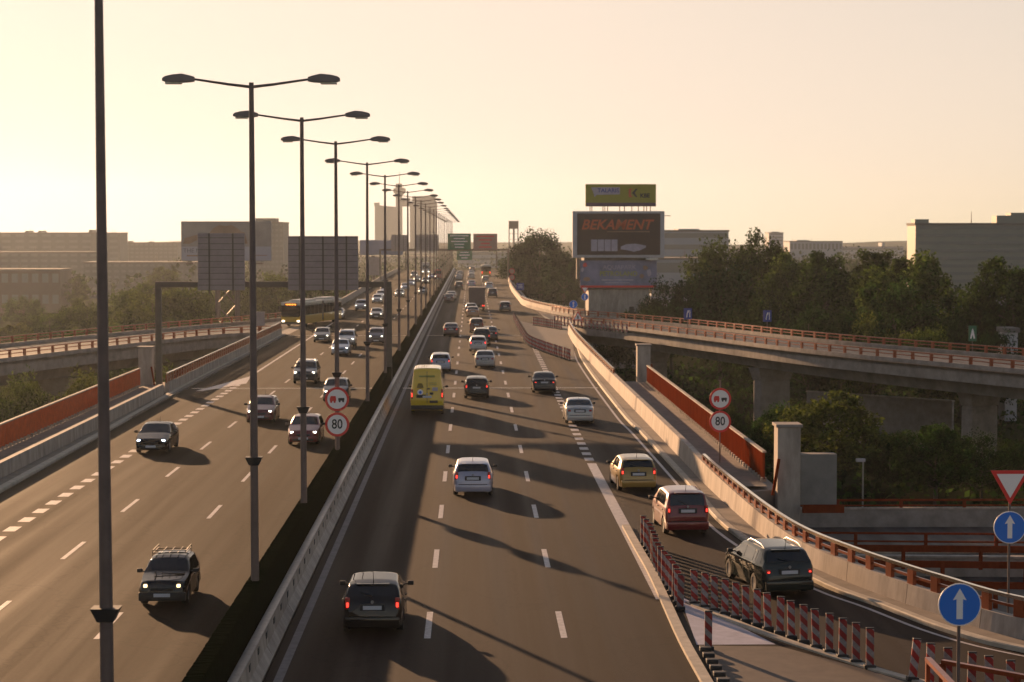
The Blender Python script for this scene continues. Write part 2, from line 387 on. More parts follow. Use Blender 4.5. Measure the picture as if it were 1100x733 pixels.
# ramp viaducts left and right
def ramp_viaduct(name, near, far, label, pillars, sg):
    root = empty(name, (near[20].x, near[20].y, GZ)); tag(root, label, 'viaduct')
    rn = [p for p in near]; rf = [p for p in far]
    child(MB().prism(ribbon(rn, rf), -.30, -.02).build('deck', M['conc_dk']), root)
    child(MB().sweep(rn, [(.0,-1.15),(.0,.0),(-.02*sg,.38),(-.34*sg,.38),(-.34*sg,-1.15)]).build('fascia', M['conc'], smooth=40), root)
    child(MB().sweep(rf, [(.0,-1.15),(.0,.0),(.02*sg,.38),(.34*sg,.38),(.34*sg,-1.15)]).build('fascia', M['conc'], smooth=40), root)
    mid = offset(rn, -4.2*sg)
    child(MB().sweep(mid, [(-2.2,-2.3),(-2.9,-.3),(2.9,-.3),(2.2,-2.3)]).build('girder', M['conc_dk']), root)
    for x, y, w, rz in pillars:
        Mx = facing((x, y, 0), rz)
        mb = MB(); mb.bbox(-w/2, w/2, -.7, .7, GZ, -3.6, .2, Mx)
        mb.add([Mx @ Vector(p) for p in ((-w/2,-.7,-3.6),(w/2,-.7,-3.6),(w/2,.7,-3.6),(-w/2,.7,-3.6),(-w*.62,-.9,-2.3),(w*.62,-.9,-2.3),(w*.62,.9,-2.3),(-w*.62,.9,-2.3))],
               [[0,1,5,4],[1,2,6,5],[2,3,7,6],[3,0,4,7],[4,5,6,7]])
        child(mb.build('pillar', M['conc']), root)
    return root
cut = [p for p in rampFar if p[1] < 312]; cutL = [p for p in rampLF if p[1] < 290]
ramp_viaduct('ramp_viaduct', rampNear, cut, 'curved grey concrete ramp viaduct branching off to the right on broad pillars', [(30.6,203,3.7,.5),(44,172,3.0,.5),(58,146,3.0,.5),(21,232,3.4,.5)], 1)
ramp_viaduct('ramp_viaduct', rampLN, cutL, 'curved grey concrete ramp viaduct joining from the left in the haze', [(-39,190,3.2,-.3),(-46,172,3.2,-.3),(-32,215,3.2,-.3)], -1)
tag(strip_mesh([(p.x-.35, p.y-.2) for p in rampNear], [(p.x+.2, p.y-.2) for p in cut if True][:], .004).build('ramp_road', M['asphalt_ramp']), kind='structure')
tag(strip_mesh([(p.x+.3, p.y+.2) for p in rampLN][3:], [(p.x+.35, p.y-.3) for p in cutL], .004).build('ramp_road', M['asphalt_ramp']), kind='structure')

# pavements and kerbs
def strip(a, b, z):
    mb = MB(); n = min(len(a), len(b))
    return mb.add([(a[i][0],a[i][1],z) for i in range(n)] + [(b[i][0],b[i][1],z) for i in range(n)], [[i,i+1,n+i+1,n+i] for i in range(n-1)])
kseg = [p for p in kerbR if 42 <= p[1] <= 222]
tag(strip([(p.x+.12*0+.25, p.y+.1) for p in kseg], [min(((q.x-.1, q.y) for q in parR), key=lambda q: (q[0]-p.x)**2 + (q[1]-p.y)**2) for p in kseg], .115).build('pavement', M['pave']), kind='structure')
tag(MB().sweep(kseg, [(-.26,-.02),(-.26,.14),(-.03,.14),(0,.11),(0,-.02)]).build('kerb', M['kerb']), kind='structure')
tag(MB().sheet([(10.9,87),(12.95,87),(12.95,150),(10.8,150)], .12).build('pavement', M['pave']), kind='structure')
tag(MB().box(-21.25,-20.62,60,223,-.02,.13).build('pavement', M['pave']), kind='structure')
tag(MB().sweep([(-20.3,40),(-20.35,86),(-20.5,111),(-20.95,150),(-20.9,223)], [(.0,-.02),(.0,.10),(-.04,.15),(-.32,.15),(-.32,-.02)]).build('kerb', M['kerb']), kind='structure')
tag(MB().box(-24.0,-21.62,40,150,-.02,.12).build('pavement', M['pave']), kind='structure')

# painted markings
mk = MB()
def dash(x0, x1, y0, y1, z=.005, skew=0): mk.sheet([(x0,y0),(x1,y0),(x1+skew,y1),(x0+skew,y1)], z)
for x, ph in ((-1.23, 55.2), (2.55, 55.2)):
    y = ph - 24
    while y < FAR-10: dash(x-.09, x+.09, y, y+3.9); y += 11.75
for x, ph in ((-10.34, 59.2-3.9), (-14.05, 69.0)):
    y = ph - 24
    while y < FAR-10: dash(x-.08, x+.08, y, y+3.9); y += 11.75
dash(-7.05, -6.88, 22, FAR-4)
dash(5.62, 6.06, 60.5, 97)                                        # broad solid line of the merging lane
y = 98.2
while y < 196: dash(5.6 + (y-98)*.004, 6.05 + (y-98)*.004, y, y+1.25); y += 2.5
y = 70.0
while y < 150: dash(-17.62, -17.15, y, y+1.25); y += 2.5
mk.sheet([(-19.7,143),(-19.2,143),(-16.9,150.2),(-17.4,158)], .005)    # wedge where the bus lane joins
mk.sheet([(-17.55,158),(-17.33,158),(-17.5,255),(-17.7,255)], .005)
tag(mk.build('lane_markings', M['paint']), kind='structure')
lr = MB()
ln = [(p.x-.42, p.y) for p in kerbR if 43 < p[1] < 225]
lr.sweep(ln, [(-.07,.005),(.07,.005)], cap=False); lr.f = [f for f in lr.f if True]
tag(MB().sheet([(6.41,61.1),(6.75,59.6),(8.25,53.7),(6.1,53.7)], .006).build('lane_markings', pm('pale gore paint', (.40,.38,.44), .6, var=.2)), kind='structure')
tag(MB().sheet([(-4.95,22),(-4.72,22),(-4.72,FAR-4),(-4.95,FAR-4)], .005).build('lane_markings', pm('darker road paint', (.15,.135,.14), .7, var=.3, scale=3)), kind='structure')  # median-side line, in a darker paint than the other markings
el = MB(); pts = ln
for i in range(len(pts)-1):
    (a0, a1), (b0, b1) = pts[i], pts[i+1]
    el.add([(a0-.07,a1,.005),(a0+.07,a1,.005),(b0+.07,b1,.005),(b0-.07,b1,.005)], [[0,1,2,3]])
tag(el.build('lane_markings', M['paint']), kind='structure')
M['joint'] = pm('steel expansion joint', (.75,.68,.6), .45, metal=.9)
for y in (145.3, 222):
    tag(MB().box(-5.0, 9.2 if y < 200 else 5.8, y-.12, y+.12, -.01, .012).build('expansion_joint', M['joint']), kind='structure')
    tag(MB().box(-20.3, -6.6, y-.12, y+.12, -.01, .012).build('expansion_joint', M['joint']), kind='structure')
# gore island surface between the delineator rows: a low worn slab
tag(MB().prism([(6.15,53.6),(8.35,53.4),(12.4,46.6),(11.2,45),(5.95,45)], -.01, .008).build('gore_island', pm('worn gore asphalt', (.085,.06,.045), .75, var=.3, scale=1.5)), kind='structure')
tag(MB().prism([(6.3,259),(6.3,222),(6.9,200),(9.3,178.5),(10.8,215),(11.5,233),(8.4,247)], -.01, .01).build('gore_island', pm('far gore asphalt', (.10,.08,.07), .75, var=.3, scale=1.5)), kind='structure')

# ------------------------------------------------------------------ median barrier, screen, parapets, fences
bar = empty('median_barrier', (-5.4, 60, 0)); tag(bar, 'pale concrete crash barrier with steel cap running along the right side of the median', 'barrier')
mb = MB()
y = 22.0
while y < FAR:
    mb.sweep([(-5.5, y+.02, 0), (-5.5, y+5.98, 0)], [(-.16,0),(-.12,.80),(.09,.80),(.14,.36),(.30,.10),(.30,0)])
    y += 6
child(mb.build('concrete_wall', M['conc_lt']), bar)
child(MB().box(-5.63,-5.40,22,FAR,.802,.835).build('steel_cap', M['steel']), bar)
mb = MB()
for i in range(300): mb.bbox(-5.385,-5.372, 40+i*2, 40.3+i*2, .55,.72,.004)
child(tag(mb.build('reflector', M['black']), kind='stuff'), bar)
scr = empty('glare_screen', (-5.9, 60, 0)); tag(scr, 'dark green slatted anti-glare screen standing along the middle of the median', 'screen')
mb = MB()
y = 24.0
while y < FAR:
    h = 1.72 + random.uniform(-.012,.012)
    mb.add([(-6.12,y,.05),(-5.72,y+.10,.05),(-5.72,y+.10,h),(-6.12,y,h),(-6.12,y+.03,.05),(-5.72,y+.13,.05),(-5.72,y+.13,h),(-6.12,y+.03,h)],
           [[0,1,2,3],[7,6,5,4],[3,2,6,7],[0,3,7,4],[1,5,6,2]])
    y += .16 if y < 200 else .5
child(mb.build('slats', M['hedge'], fix=False), scr)
child(MB().box(-6.0,-5.85,24,FAR,.0,1.2).build('mesh_panel', M['hedge']), scr)
tag(MB().box(-6.45,-5.2,20,FAR,-.02,.06).build('median_strip', M['conc_dk']), kind='structure')

def rail_on_path(name, label, cat, path, side, conc_h=.36, rail_h=1.05, step=2.2, post=(.34,.14), conc=True, near_first=True, mat='rust', low_rail=True):
    """parapet railing: plate posts, a top rail and a lower rail, along a path; side = offset of its axis"""
    pth = [Vector((p[0],p[1],p[2] if len(p)>2 else 0)) for p in [ (q.x,q.y,q.z) if hasattr(q,'x') else q for q in path]]
    op = offset(pth, side); z0 = pth[0].z
    root = empty(name, (op[0][0], op[0][1], z0)); tag(root, label, cat)
    c3 = [(p[0],p[1],z0) for p in op]
    child(MB().sweep(c3, [(-.07,rail_h-.10),(-.07,rail_h),(.07,rail_h),(.07,rail_h-.10)]).build('top_rail', M['rail_top' if name == 'parapet_railing' and mat == 'rust' else mat]), root)
    if low_rail:
        m_ = (conc_h+rail_h)/2
        child(MB().sweep(c3, [(-.03,m_-.05),(-.03,m_+.03),(.03,m_+.03),(.03,m_-.05)]).build('lower_rail', M[mat]), root)
    pts = resample(c3, step)
    pts.sort(key=lambda q: q[0].y)
    rest = MB()
    for i, (p, d) in enumerate(pts):
        Mx = facing((p.x,p.y,z0), math.atan2(d.y,d.x))
        if i < 95: child(MB().bbox(-post[0]/2,post[0]/2,-post[1]/2,post[1]/2,conc_h-.02,rail_h-.1,.012,Mx).build('post', M[mat]), root)
        else: rest.box(-post[0]/2,post[0]/2,-post[1]/2,post[1]/2,conc_h-.02,rail_h-.1,Mx)
    if rest.v: child(tag(rest.build('post', M[mat]), kind='stuff'), root)
    return root
rail_on_path('bridge_railing', 'orange railing with block posts on the near edge of the right ramp', 'railing', rampNear[4:], -.17, step=2.6)
rail_on_path('bridge_railing', 'orange railing on the far edge of the right ramp in front of the trees', 'railing', [p for p in cut if p[1] < 285], .17, step=2.6)
rail_on_path('bridge_railing', 'orange railing with block posts on the near edge of the left ramp', 'railing', rampLN, .17, step=2.6)
rail_on_path('bridge_railing', 'hazy orange railing on the far edge of the left ramp', 'railing', cutL, -.17, step=2.6)

def parapet(name, label, path, h, t=.32, z0=-.02):
    """segmented concrete parapet"""
    mb = MB(); path = [Vector((p[0],p[1],0)) for p in path]
    L = resample(path, .5); seg = 8; n = 0
    hs = h if callable(h) else (lambda y: h)
    root = empty(name, (path[0].x, path[0].y, 0)); tag(root, label, 'parapet')
    i = 0
    while i < len(L)-1:
        j = min(i+seg, len(L)-1)
        pts = [L[k][0] for k in range(i, j+1)]
        dd = L[j][1]; pts[-1] = pts[-1] - dd*.03
        rings = []; nn = 6
        for p, d in zip(pts, [L[k][1] for k in range(i, j+1)]):
            nr = Vector((d.y,-d.x,0)); hh = hs(p.y)
            for o_, z in ((-t/2-.06,z0),(-t/2-.04,.15),(-t/2+.02,hh),(t/2-.02,hh),(t/2,.15),(t/2,z0)):
                rings.append(p + nr*o_ + Vector((0,0,z)))
        m_ = len(pts)
        fs = [[a*nn+k, (a+1)*nn+k, (a+1)*nn+(k+1)%nn, a*nn+(k+1)%nn] for a in range(m_-1) for k in range(nn)] + [list(range(nn)), [(m_-1)*nn+k for k in range(nn)][::-1]]
        mb.add(rings, fs); i = j
    child(mb.build('concrete_wall', M['conc_lt']), root)
    return root
def hfun(y): return 1.0 if y > 96 else (.66 + (y-55)*.0083 if y > 55 else .66)
pr = parapet('parapet', 'sunlit pale concrete parapet curving along the merging lane on the right', [(p.x,p.y) for p in parR][::-1], hfun)
rail_on_path('parapet_railing', 'orange rail with block posts on top of the near curving parapet', 'railing', [(p.x,p.y,0) for p in parR if p[1] < 91], .0, conc_h=.64, rail_h=1.24, step=1.35, post=(.36,.12))
rail_on_path('parapet_railing', 'sunlit rail on the straight parapet beyond the walkway fence', 'railing', [(p.x,p.y,0) for p in parR if p[1] > 143][::-1], .0, conc_h=.98, rail_h=1.38, step=2.4, post=(.3,.12))
parapet('parapet', 'bright sunlit parapet bordering the outgoing road where the right ramp leaves', [(p[0],p[1]) for p in rampFar if 268 < p[1] < 520][::-1], .95)
rail_on_path('parapet_railing', 'pale sunlit rail on the parapet at the start of the right ramp', 'railing', [(p[0],p[1],0) for p in rampFar if 268 < p[1] < 330], .0, conc_h=.93, rail_h=1.3, step=2.4, post=(.3,.12))
parapet('parapet', 'low concrete parapet with sunlit top left of the oncoming road', [(-21.44,40),(-21.44,95),(-21.44,138.5)], .82)
parapet('parapet', 'higher concrete parapet carrying a solid orange rail before the left ramp', [(-21.40,140.8),(-21.3,180),(-21.25,223)], .80)
rail_on_path('parapet_railing', 'solid orange rail with sunlit top on the parapet left of the oncoming lanes', 'railing', [(-21.40,140.8,0),(-21.3,180,0),(-21.25,223,0)], .0, conc_h=.78, rail_h=1.45, step=1.3, post=(.9,.08))
parapet('parapet', 'far sunlit parapet on the left edge of the oncoming road', [(p[0],p[1]) for p in rampLF if p[1] > 288][::-1], .95)

def panel_fence(name, label, x, y0, y1, h, face):
    root = empty(name, (x, y0, .12)); tag(root, label, 'fence')
    mb = MB(); y = y0; k = 0
    prof = []
    while y < y1:
        d = .03 if k % 2 else 0.0
        mb.box(x-.02-d, x+.02-d, y, y+.15, .24, h); y += .15; k += 1
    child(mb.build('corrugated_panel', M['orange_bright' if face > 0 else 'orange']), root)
    child(MB().box(x-.09, x+.09, y0, y1, h, h+.07).build('cap_rail', M['conc_lt']), root)
    n = 0; y = y0+.1
    while y < y1:
        if n < 100: child(MB().bbox(x-.12,x+.12,y,y+.26,.10,.30,.03).build('foot', M['conc_lt']), root)
        y += .85; n += 1
    return root
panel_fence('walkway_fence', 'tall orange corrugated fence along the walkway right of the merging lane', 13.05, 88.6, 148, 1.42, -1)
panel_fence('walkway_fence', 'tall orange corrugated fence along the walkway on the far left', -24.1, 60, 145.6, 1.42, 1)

def stair_pillar(label, x, y, sgn, wall):
    root = empty('stair_pillar', (x, y, GZ)); tag(root, label, 'pillar')
    child(MB().bbox(x-.5,x+.5,y-.55,y+.55,GZ,2.85,.03).build('shaft', M['conc_lt']), root)
    child(MB().bbox(x-.58,x+.58,y-.62,y+.62,2.80,2.93,.02).build('cap', M['conc']), root)
    Mx = Matrix.Translation((x-.75*sgn, y-1.0, 0)) @ Matrix.Rotation(.16*sgn, 4, 'Y')
    child(MB().box(-.06,.06,-.06,.06,-.1,1.5,Mx).build('brace', M['orange']), root)
    if wall:
        child(MB().bbox(x+.5,x+2.1,y-.45,y+.3,-.6,1.62,.03).build('wall', M['conc_dk']), root)
        child(MB().bbox(x+.5,x+2.3,y-1.2,y-1.0,-.85,-.5,.02).build('beam', M['orange']), root)
    return root
stair_pillar('tall square concrete pillar at the near end of the right walkway fence', 13.75, 86.6, 1, True)
stair_pillar('square concrete pillar at the far end of the right walkway fence', 12.95, 150.4, -1, False)
stair_pillar('square concrete pillar at the end of the left walkway fence', -24.0, 148, -1, False)

# railings at the nose of the gore, bottom right
rail_on_path('nose_railing', 'sunlit orange railing pointing at the viewer beside the blue arrow sign', 'railing', [(10.72,46.4,0),(10.6,42,0),(10.5,36,0),(10.5,28,0)], 0, conc_h=0, rail_h=1.2, step=2.0, post=(.14,.10))
rail_on_path('nose_railing', 'orange railing running off to the right behind the near blue arrow sign', 'railing', [(11.0,46.1,0),(13,43.9,0),(16,40.9,0),(20,37.8,0)], 0, conc_h=0, rail_h=1.2, step=2.0, post=(.14,.10))

# ------------------------------------------------------------------ street lamps
LAMPS = [32.2,54.2,70.1,87.8,113.3,136.7,163.0,186.5,211.4,234.9,258.4,285.1,315.5,340,365,390,415,440,470,500,530,560,590,620]
H = 15.2
pole_me = MB().tube([(0,0,0),(0,0,5),(0,0,H)], [.118,.108,.066], 10).mesh('pole', 60)
arm_me = {}
for s in (-1, 1):
    arm_me[s] = MB().tube([(0,0,H-.12),(.6*s,0,H-.05),(1.55*s,0,H+.09)], [.042,.036,.03], 8).mesh('arm', 60)
head_me = {}; lens_me = {}
for s in (-1, 1):
    mb = MB(); ringz = []
    st = [(1.52,.09,-.02,.10),(1.64,.13,-.04,.14),(1.86,.16,-.05,.19),(2.12,.16,-.05,.165),(2.31,.12,-.03,.12),(2.38,.07,-.01,.07)]
    n = 8; vs = []
    for x, w, zb, zt in st:
        zz = H + .05
        vs += [(x*s,-w,zz+zb),(x*s,w,zz+zb),(x*s,w*1.05,zz+zb+.05),(x*s,w*.7,zz+zt*.9),(x*s,w*.3,zz+zt),(x*s,-w*.3,zz+zt),(x*s,-w*.7,zz+zt*.9),(x*s,-w*1.05,zz+zb+.05)]
    fs = [[i*n+k,(i+1)*n+k,(i+1)*n+(k+1)%n,i*n+(k+1)%n] for i in range(len(st)-1) for k in range(n)] + [list(range(n)), [(len(st)-1)*n+k for k in range(n)]]
    head_me[s] = mb.add(vs, fs).mesh('lamp_head', 45)
    lens_me[s] = MB().bbox(*sorted((1.86*s,2.30*s)),-.12,.12,H-.045,H+.01,.02).mesh('lens')
col_me = MB().add([(-.23,-.18,5.10),(.23,-.18,5.10),(.23,.18,5.10),(-.23,.18,5.10),(-.13,-.14,4.88),(.13,-.14,4.88),(.13,.14,4.88),(-.13,.14,4.88)], [[0,1,2,3],[7,6,5,4],[0,4,5,1],[1,5,6,2],[2,6,7,3],[3,7,4,0]]).mesh('collar')
ords = ['nearest','second','third','fourth','fifth','sixth','seventh','eighth','ninth','tenth','eleventh','twelfth','thirteenth','fourteenth','fifteenth','sixteenth']
for i, y in enumerate(LAMPS):
    r = empty('street_lamp', (-5.9, y, 0))
    if i == 0: lb = 'bare grey lamp post closest to the viewer at far left, its head above the frame'
    elif i == 1: lb = 'tallest looking double-arm street lamp with both heads in view, nearest after the cropped post'
    elif i < 16: lb = ords[i] + ' double-arm street lamp in the median row counted from the viewer'
    else: lb = 'tiny double-arm street lamp at the hazy far end of the median row'
    tag(r, lb, 'street lamp', 'double-arm street lamps along the median')
    link('pole', pole_me, r, M['polesteel']); r.rotation_euler = (random.uniform(-.003,.003), random.uniform(-.002,.002), random.uniform(-.03,.03))
    for s in (-1, 1):
        link('arm', arm_me[s], r, M['polesteel'])
        h = link('lamp_head', head_me[s], r, M['lamp']); link('lens', lens_me[s], h, M['lens'])
    link('collar', col_me, r, M['black'])

# ------------------------------------------------------------------ writing
def text_part(parent, s, x, y, z, size, m, name='lettering', shear=0, off=0.0, align='CENTER', sx=1.0, depth=.01):
    c = bpy.data.curves.new('txt', 'FONT'); c.body = s; c.size = size; c.shear = shear; c.offset = off
    c.align_x = align; c.align_y = 'CENTER'; c.extrude = depth; c.resolution_u = 3
    t = bpy.data.objects.new('txt', c); COL.objects.link(t)
    bpy.context.view_layer.update()
    me = bpy.data.meshes.new_from_object(t.evaluated_get(bpy.context.evaluated_depsgraph_get()))
    bpy.data.objects.remove(t)
    me.materials.clear()
    me.transform(Matrix.Translation((x,y,z)) @ Matrix.Rotation(R(90),4,'X') @ Matrix.Scale(sx,4,(1,0,0)))
    me.name = name
    return link(name, me, parent, m)

# ------------------------------------------------------------------ road signs (faces look towards -y)
def post(r, h, rad=.035): return MB().tube([(0,.06,0),(0,.06,h)], rad, 8).build('post', M['polesteel'], r, 60)
def ring_disc(r, z, rad, face, rim, name):
    d = MB().disc((0,0,z), rad, .02).build(name, M[rim], r)
    MB().disc((0,-.006,z), rad*.80 if rim == 'red' else rad*.95, .006).build('face', M[face], d)
    return d
def no_overtaking(r, z, rad):
    d = ring_disc(r, z, rad, 'white', 'red', 'sign_disc'); k = rad/.5
    mb = MB(); y0, y1 = -.012, -.007
    mb.plate([(-.30*k,z-.08*k),(-.04*k,z-.08*k),(-.04*k,z+.02*k),(-.06*k,z+.13*k),(-.26*k,z+.13*k),(-.30*k,z+.02*k)], y0, y1)
    mb.disc((-.24*k,y0,z-.11*k),.045*k,.005,12); mb.disc((-.10*k,y0,z-.11*k),.045*k,.005,12)
    mb.build('lorry_symbol', M['red'], d)
    mb = MB()
    mb.plate([(.05*k,z-.06*k),(.30*k,z-.06*k),(.30*k,z+.05*k),(.05*k,z+.05*k)], y0, y1)
    mb.disc((.11*k,y0,z-.09*k),.04*k,.005,12); mb.disc((.25*k,y0,z-.09*k),.04*k,.005,12)
    mb.build('car_symbol', M['ink'], d); return d
def eighty(r, z, rad):
    d = ring_disc(r, z, rad, 'white', 'red', 'sign_disc')
    text_part(d, '80', 0, -.012, z, rad*1.12, M['ink'], 'number', off=.012*rad, sx=.82, depth=.004)
    return d
def arrow(r, z, rad, name='sign_disc'):
    d = ring_disc(r, z, rad, 'blue', 'white', name); k = rad/.475
    MB().plate([(-.07*k,z-.32*k),(.07*k,z-.32*k),(.07*k,z+.12*k),(.15*k,z+.10*k),(0,z+.36*k),(-.15*k,z+.10*k),(-.07*k,z+.12*k)],-.014,-.007).build('arrow', M['white'], d); return d
def triangle(r, z, w, down, sym=False):
    s = -1 if down else 1; h = w*.87
    def tri(k, y0, y1): return MB().plate([(-w/2*k, z-s*h/3*k),(w/2*k, z-s*h/3*k),(0, z+s*h*2/3*k)], y0, y1)
    d = tri(1, 0, .02).build('sign_triangle', M['red'], r); tri(.70,-.006,0).build('face', M['white'], d)
    if sym: MB().plate([(-.05*w,z-.16*w),(.07*w,z-.16*w),(.04*w,z+.16*w),(-.06*w,z+.12*w)],-.012,-.007).build('symbol', M['ink'], d)
    return d
r = empty('road_sign', (-5.88, 87.35, 0)); tag(r, 'no overtaking by lorries disc above an 80 disc on the dark median', 'road sign')
post(r, 4.4, .06); no_overtaking(r, 3.95, .53); eighty(r, 2.84, .53)
r = empty('road_sign', (12.0, 96.1, .12)); tag(r, 'no overtaking by lorries disc above an 80 disc on the right walkway', 'road sign')
post(r, 4.0); no_overtaking(r, 3.1, .53); eighty(r, 2.0, .53)
r = empty('road_sign', (10.74, 43.5, 0)); tag(r, 'large blue disc with white arrow pointing up on a post, nearest at bottom right', 'road sign')
post(r, 2.6, .04); arrow(r, 2.98, .475)
r = empty('road_sign', (15.2, 55.9, 0)); tag(r, 'white give way triangle with red rim above a blue arrow disc at right edge', 'road sign')
post(r, 4.4, .035); triangle(r, 4.15, 1.12, True); arrow(r, 2.86, .46)
r = empty('road_sign', (14.2, 250.5, 0)); tag(r, 'distant give way triangle over a blue disc in front of the billboard tower', 'road sign')
post(r, 4.8); triangle(r, 4.35, 1.0, True); arrow(r, 3.4, .45); 
r = empty('road_sign', (12.7, 238.5, 0)); tag(r, 'distant small red warning triangle standing by the ramp divider', 'road sign')
post(r, 1.6); triangle(r, 1.35, 1.3, False, True)
r = empty('road_sign', (12.4, 243.5, 0)); tag(r, 'distant blue arrow disc low beside the parapet where the ramp leaves', 'road sign')
post(r, 2.6); arrow(r, 2.7, .5)
def rect_sign(x, y, z0, zc, w, h, mname, lab, sym):
    r = empty('road_sign', (x, y, z0)); tag(r, lab, 'road sign')
    MB().tube([(0,.05,0),(0,.05,zc-z0+h/2)], .04, 8).build('post', M['polesteel'], r)
    b = MB().bbox(-w/2,w/2,0,.03,zc-z0-h/2,zc-z0+h/2,.01).build('board', M[mname], r); c = zc-z0
    if sym == 'bend':
        MB().plate([(-.18,c-.42),(-.08,c-.42),(-.02,c+.05),(.06,c+.22),(.06,c+.02),(.12,c+.3),(.12,c+.42),(.0,c+.40),(-.10,c+.1)],-.012,-.004).build('symbol', M['white'], b)
        MB().plate([(.20,c-.42),(.28,c-.42),(.28,c+.42),(.20,c+.42)],-.012,-.004).build('symbol', M['white'], b)
    if sym == 'exit':
        MB().plate([(-.25,c-.5),(-.1,c-.5),(0,c-.1),(.1,c-.5),(.25,c-.5),(.1,c+.25),(0,c+.5),(-.1,c+.25)],-.012,-.004).build('symbol', M['white'], b)
    if sym == 'lines':
        for k in range(3): MB().plate([(-.45,c-.3+k*.3),(.45,c-.3+k*.3),(.45,c-.2+k*.3),(-.45,c-.2+k*.3)],-.012,-.004).build('symbol', M['white'], b)
    return r
rect_sign(25.4, 234.5, 0, 1.9, .95, 1.3, 'blue_dk', 'small dull blue lane sign on the right ramp nearer to the billboard tower', 'bend')
rect_sign(33.4, 225.3, 0, 2.0, .95, 1.3, 'blue_dk', 'small dull blue lane sign on the right ramp in front of the big trees', 'bend')
rect_sign(48.6, 193, GZ, 1.6, .8, 1.5, 'green', 'tiny green sign with white figure among the trees beyond the right ramp', 'exit')
rect_sign(9.6, 395, 0, 1.0, 1.5, 1.4, 'blue_dk', 'small blue sign before the dark tree at the right road edge', 'lines')
r = empty('road_sign', (8.6, 425, 0)); tag(r, 'two faint round signs on one post against the dark tree', 'road sign')
post(r, 4.0); ring_disc(r, 3.5, .6, 'pink', 'red', 'sign_disc'); ring_disc(r, 2.2, .6, 'pink', 'red', 'sign_disc')

# ------------------------------------------------------------------ gantries
def gantry(loc_y, xl, xr, z, lab, boards, postr=.22, base=0):
    r = empty('sign_gantry', ((xl+xr)/2, loc_y, 0)); tag(r, lab, 'gantry')
    cx = (xl+xr)/2
    MB().bbox(xl-cx-.2,xr-cx+.2,-.2,.2,z-.32,z+.10,.03).build('beam', M['gantry'], r)
    for x in (xl, xr): MB().bbox(x-cx-postr,x-cx+postr,-postr,postr,0,z-.32,.03).build('post', M['gantry'], r)
    for (x0,x1,z0,z1,mn,lb,nl) in boards:
        b = MB().bbox(x0-cx,x1-cx,-.36,-.28,z0,z1,.03).build('sign_board', M[mn], r)
        if lb: b['label'] = lb
        if mn == 'signback':
            n = max(2, int((x1-x0)/1.6))
            for k in range(n):
                xx = x0-cx+(x1-x0)*(k+.5)/n
                MB().box(xx-.05,xx+.05,-.43,-.36,z0-.3,z1).build('stiffener', M['gantry'], b)
            mb = MB(); k = z0+.35
            while k < z1: mb.box(x0-cx+.05,x1-cx-.05,-.372,-.36,k,k+.035); k += .42
            mb.build('panel_joints', M['gantry'], b)
        for k in range(nl):
            w = (x1-x0)*random.uniform(.35,.8); zz = z1-(z1-z0)*(k+.75)/(nl+.6); hh = (z1-z0)/(nl+.6)*.36
            MB().box((x0+x1)/2-cx-w/2,(x0+x1)/2-cx+w/2,-.375,-.362,zz-hh/2,zz+hh/2).build('text_line', M['white'] if mn == 'green' else M['red'], b)
    return r
gantry(143, -22.3, -5.9, 7.72, 'dark steel sign gantry over the oncoming road, two sign boards seen from behind', [(-19.45,-16.1,7.2,11.25,'signback','narrow sign board seen from behind',0),(-13.05,-8.05,7.2,11.05,'signback','wide sign board seen from behind',0)])
gantry(490, -22.3, 9.0, 7.7, 'distant sign gantry across both carriageways with a green board and a pale red board', [(-19.6,-15.6,7.2,11.2,'signback',None,0),(-13.5,-8.1,7.2,11.3,'signback',None,0),(-5.8,-.15,7.6,11.55,'green','green direction board with white lines',5),(.45,6.3,7.5,11.5,'pink','pale board with red lines',4)])
gantry(640, -21, 8, 6.4, 'faint second gantry in haze beneath the green board', [(-4.7,.2,3.2,6.3,'green',None,3)])

# ------------------------------------------------------------------ billboards
M['bb_yellow'] = pm('yellow poster', (.27,.25,.02), .5, var=.08)
M['bb_dark'] = pm('dark brown poster', (.045,.022,.018), .5, var=.1)
M['bb_blue'] = pm('blue poster', (.19,.19,.29), .5, var=.35, scale=.5)
M['bb_orange'] = pm('orange letters', (.50,.09,.03), .5)
M['bb_frame'] = pm('grey frame', (.42,.40,.42), .5, var=.1)
M['bb_lilac'] = pm('lilac grey', (.38,.34,.42), .5, var=.2)
M['bb_tan'] = pm('brown picture', (.26,.16,.11), .6, var=.35, scale=.4)
M['bb_olive'] = pm('olive print', (.30,.30,.06), .5)
TY = 300.0; S_ = TY/F_PX
def bx(px): return (px-506.5)*S_
def bz(py): return CAM_Z-(py-253)*S_
tw = empty('billboard_tower', (bx(666), TY, GZ)); tag(tw, 'squat pale concrete block building that carries three stacked billboards', 'building')
child(MB().bbox(bx(633),bx(699),TY+1.5,TY+10,GZ,bz(311),.1).build('wall', M['conc_lt']), tw)
child(MB().box(bx(677),bx(682),TY+1.46,TY+1.5,bz(342),bz(330)).build('doorway', M['ink']), tw)
child(MB().bbox(bx(628),bx(703),TY+1.2,TY+10.3,bz(311),bz(309),.05).build('roof_slab', M['conc_dk']), tw)
child(MB().bbox(bx(620),bx(624.5),TY+1.5,TY+3,bz(300),bz(278),.05).build('side_panel', M['conc_lt']), tw)
child(MB().bbox(bx(628),bx(700),TY+1.5,TY+9,bz(309),bz(228),.05).build('core', M['conc_dk']), tw)
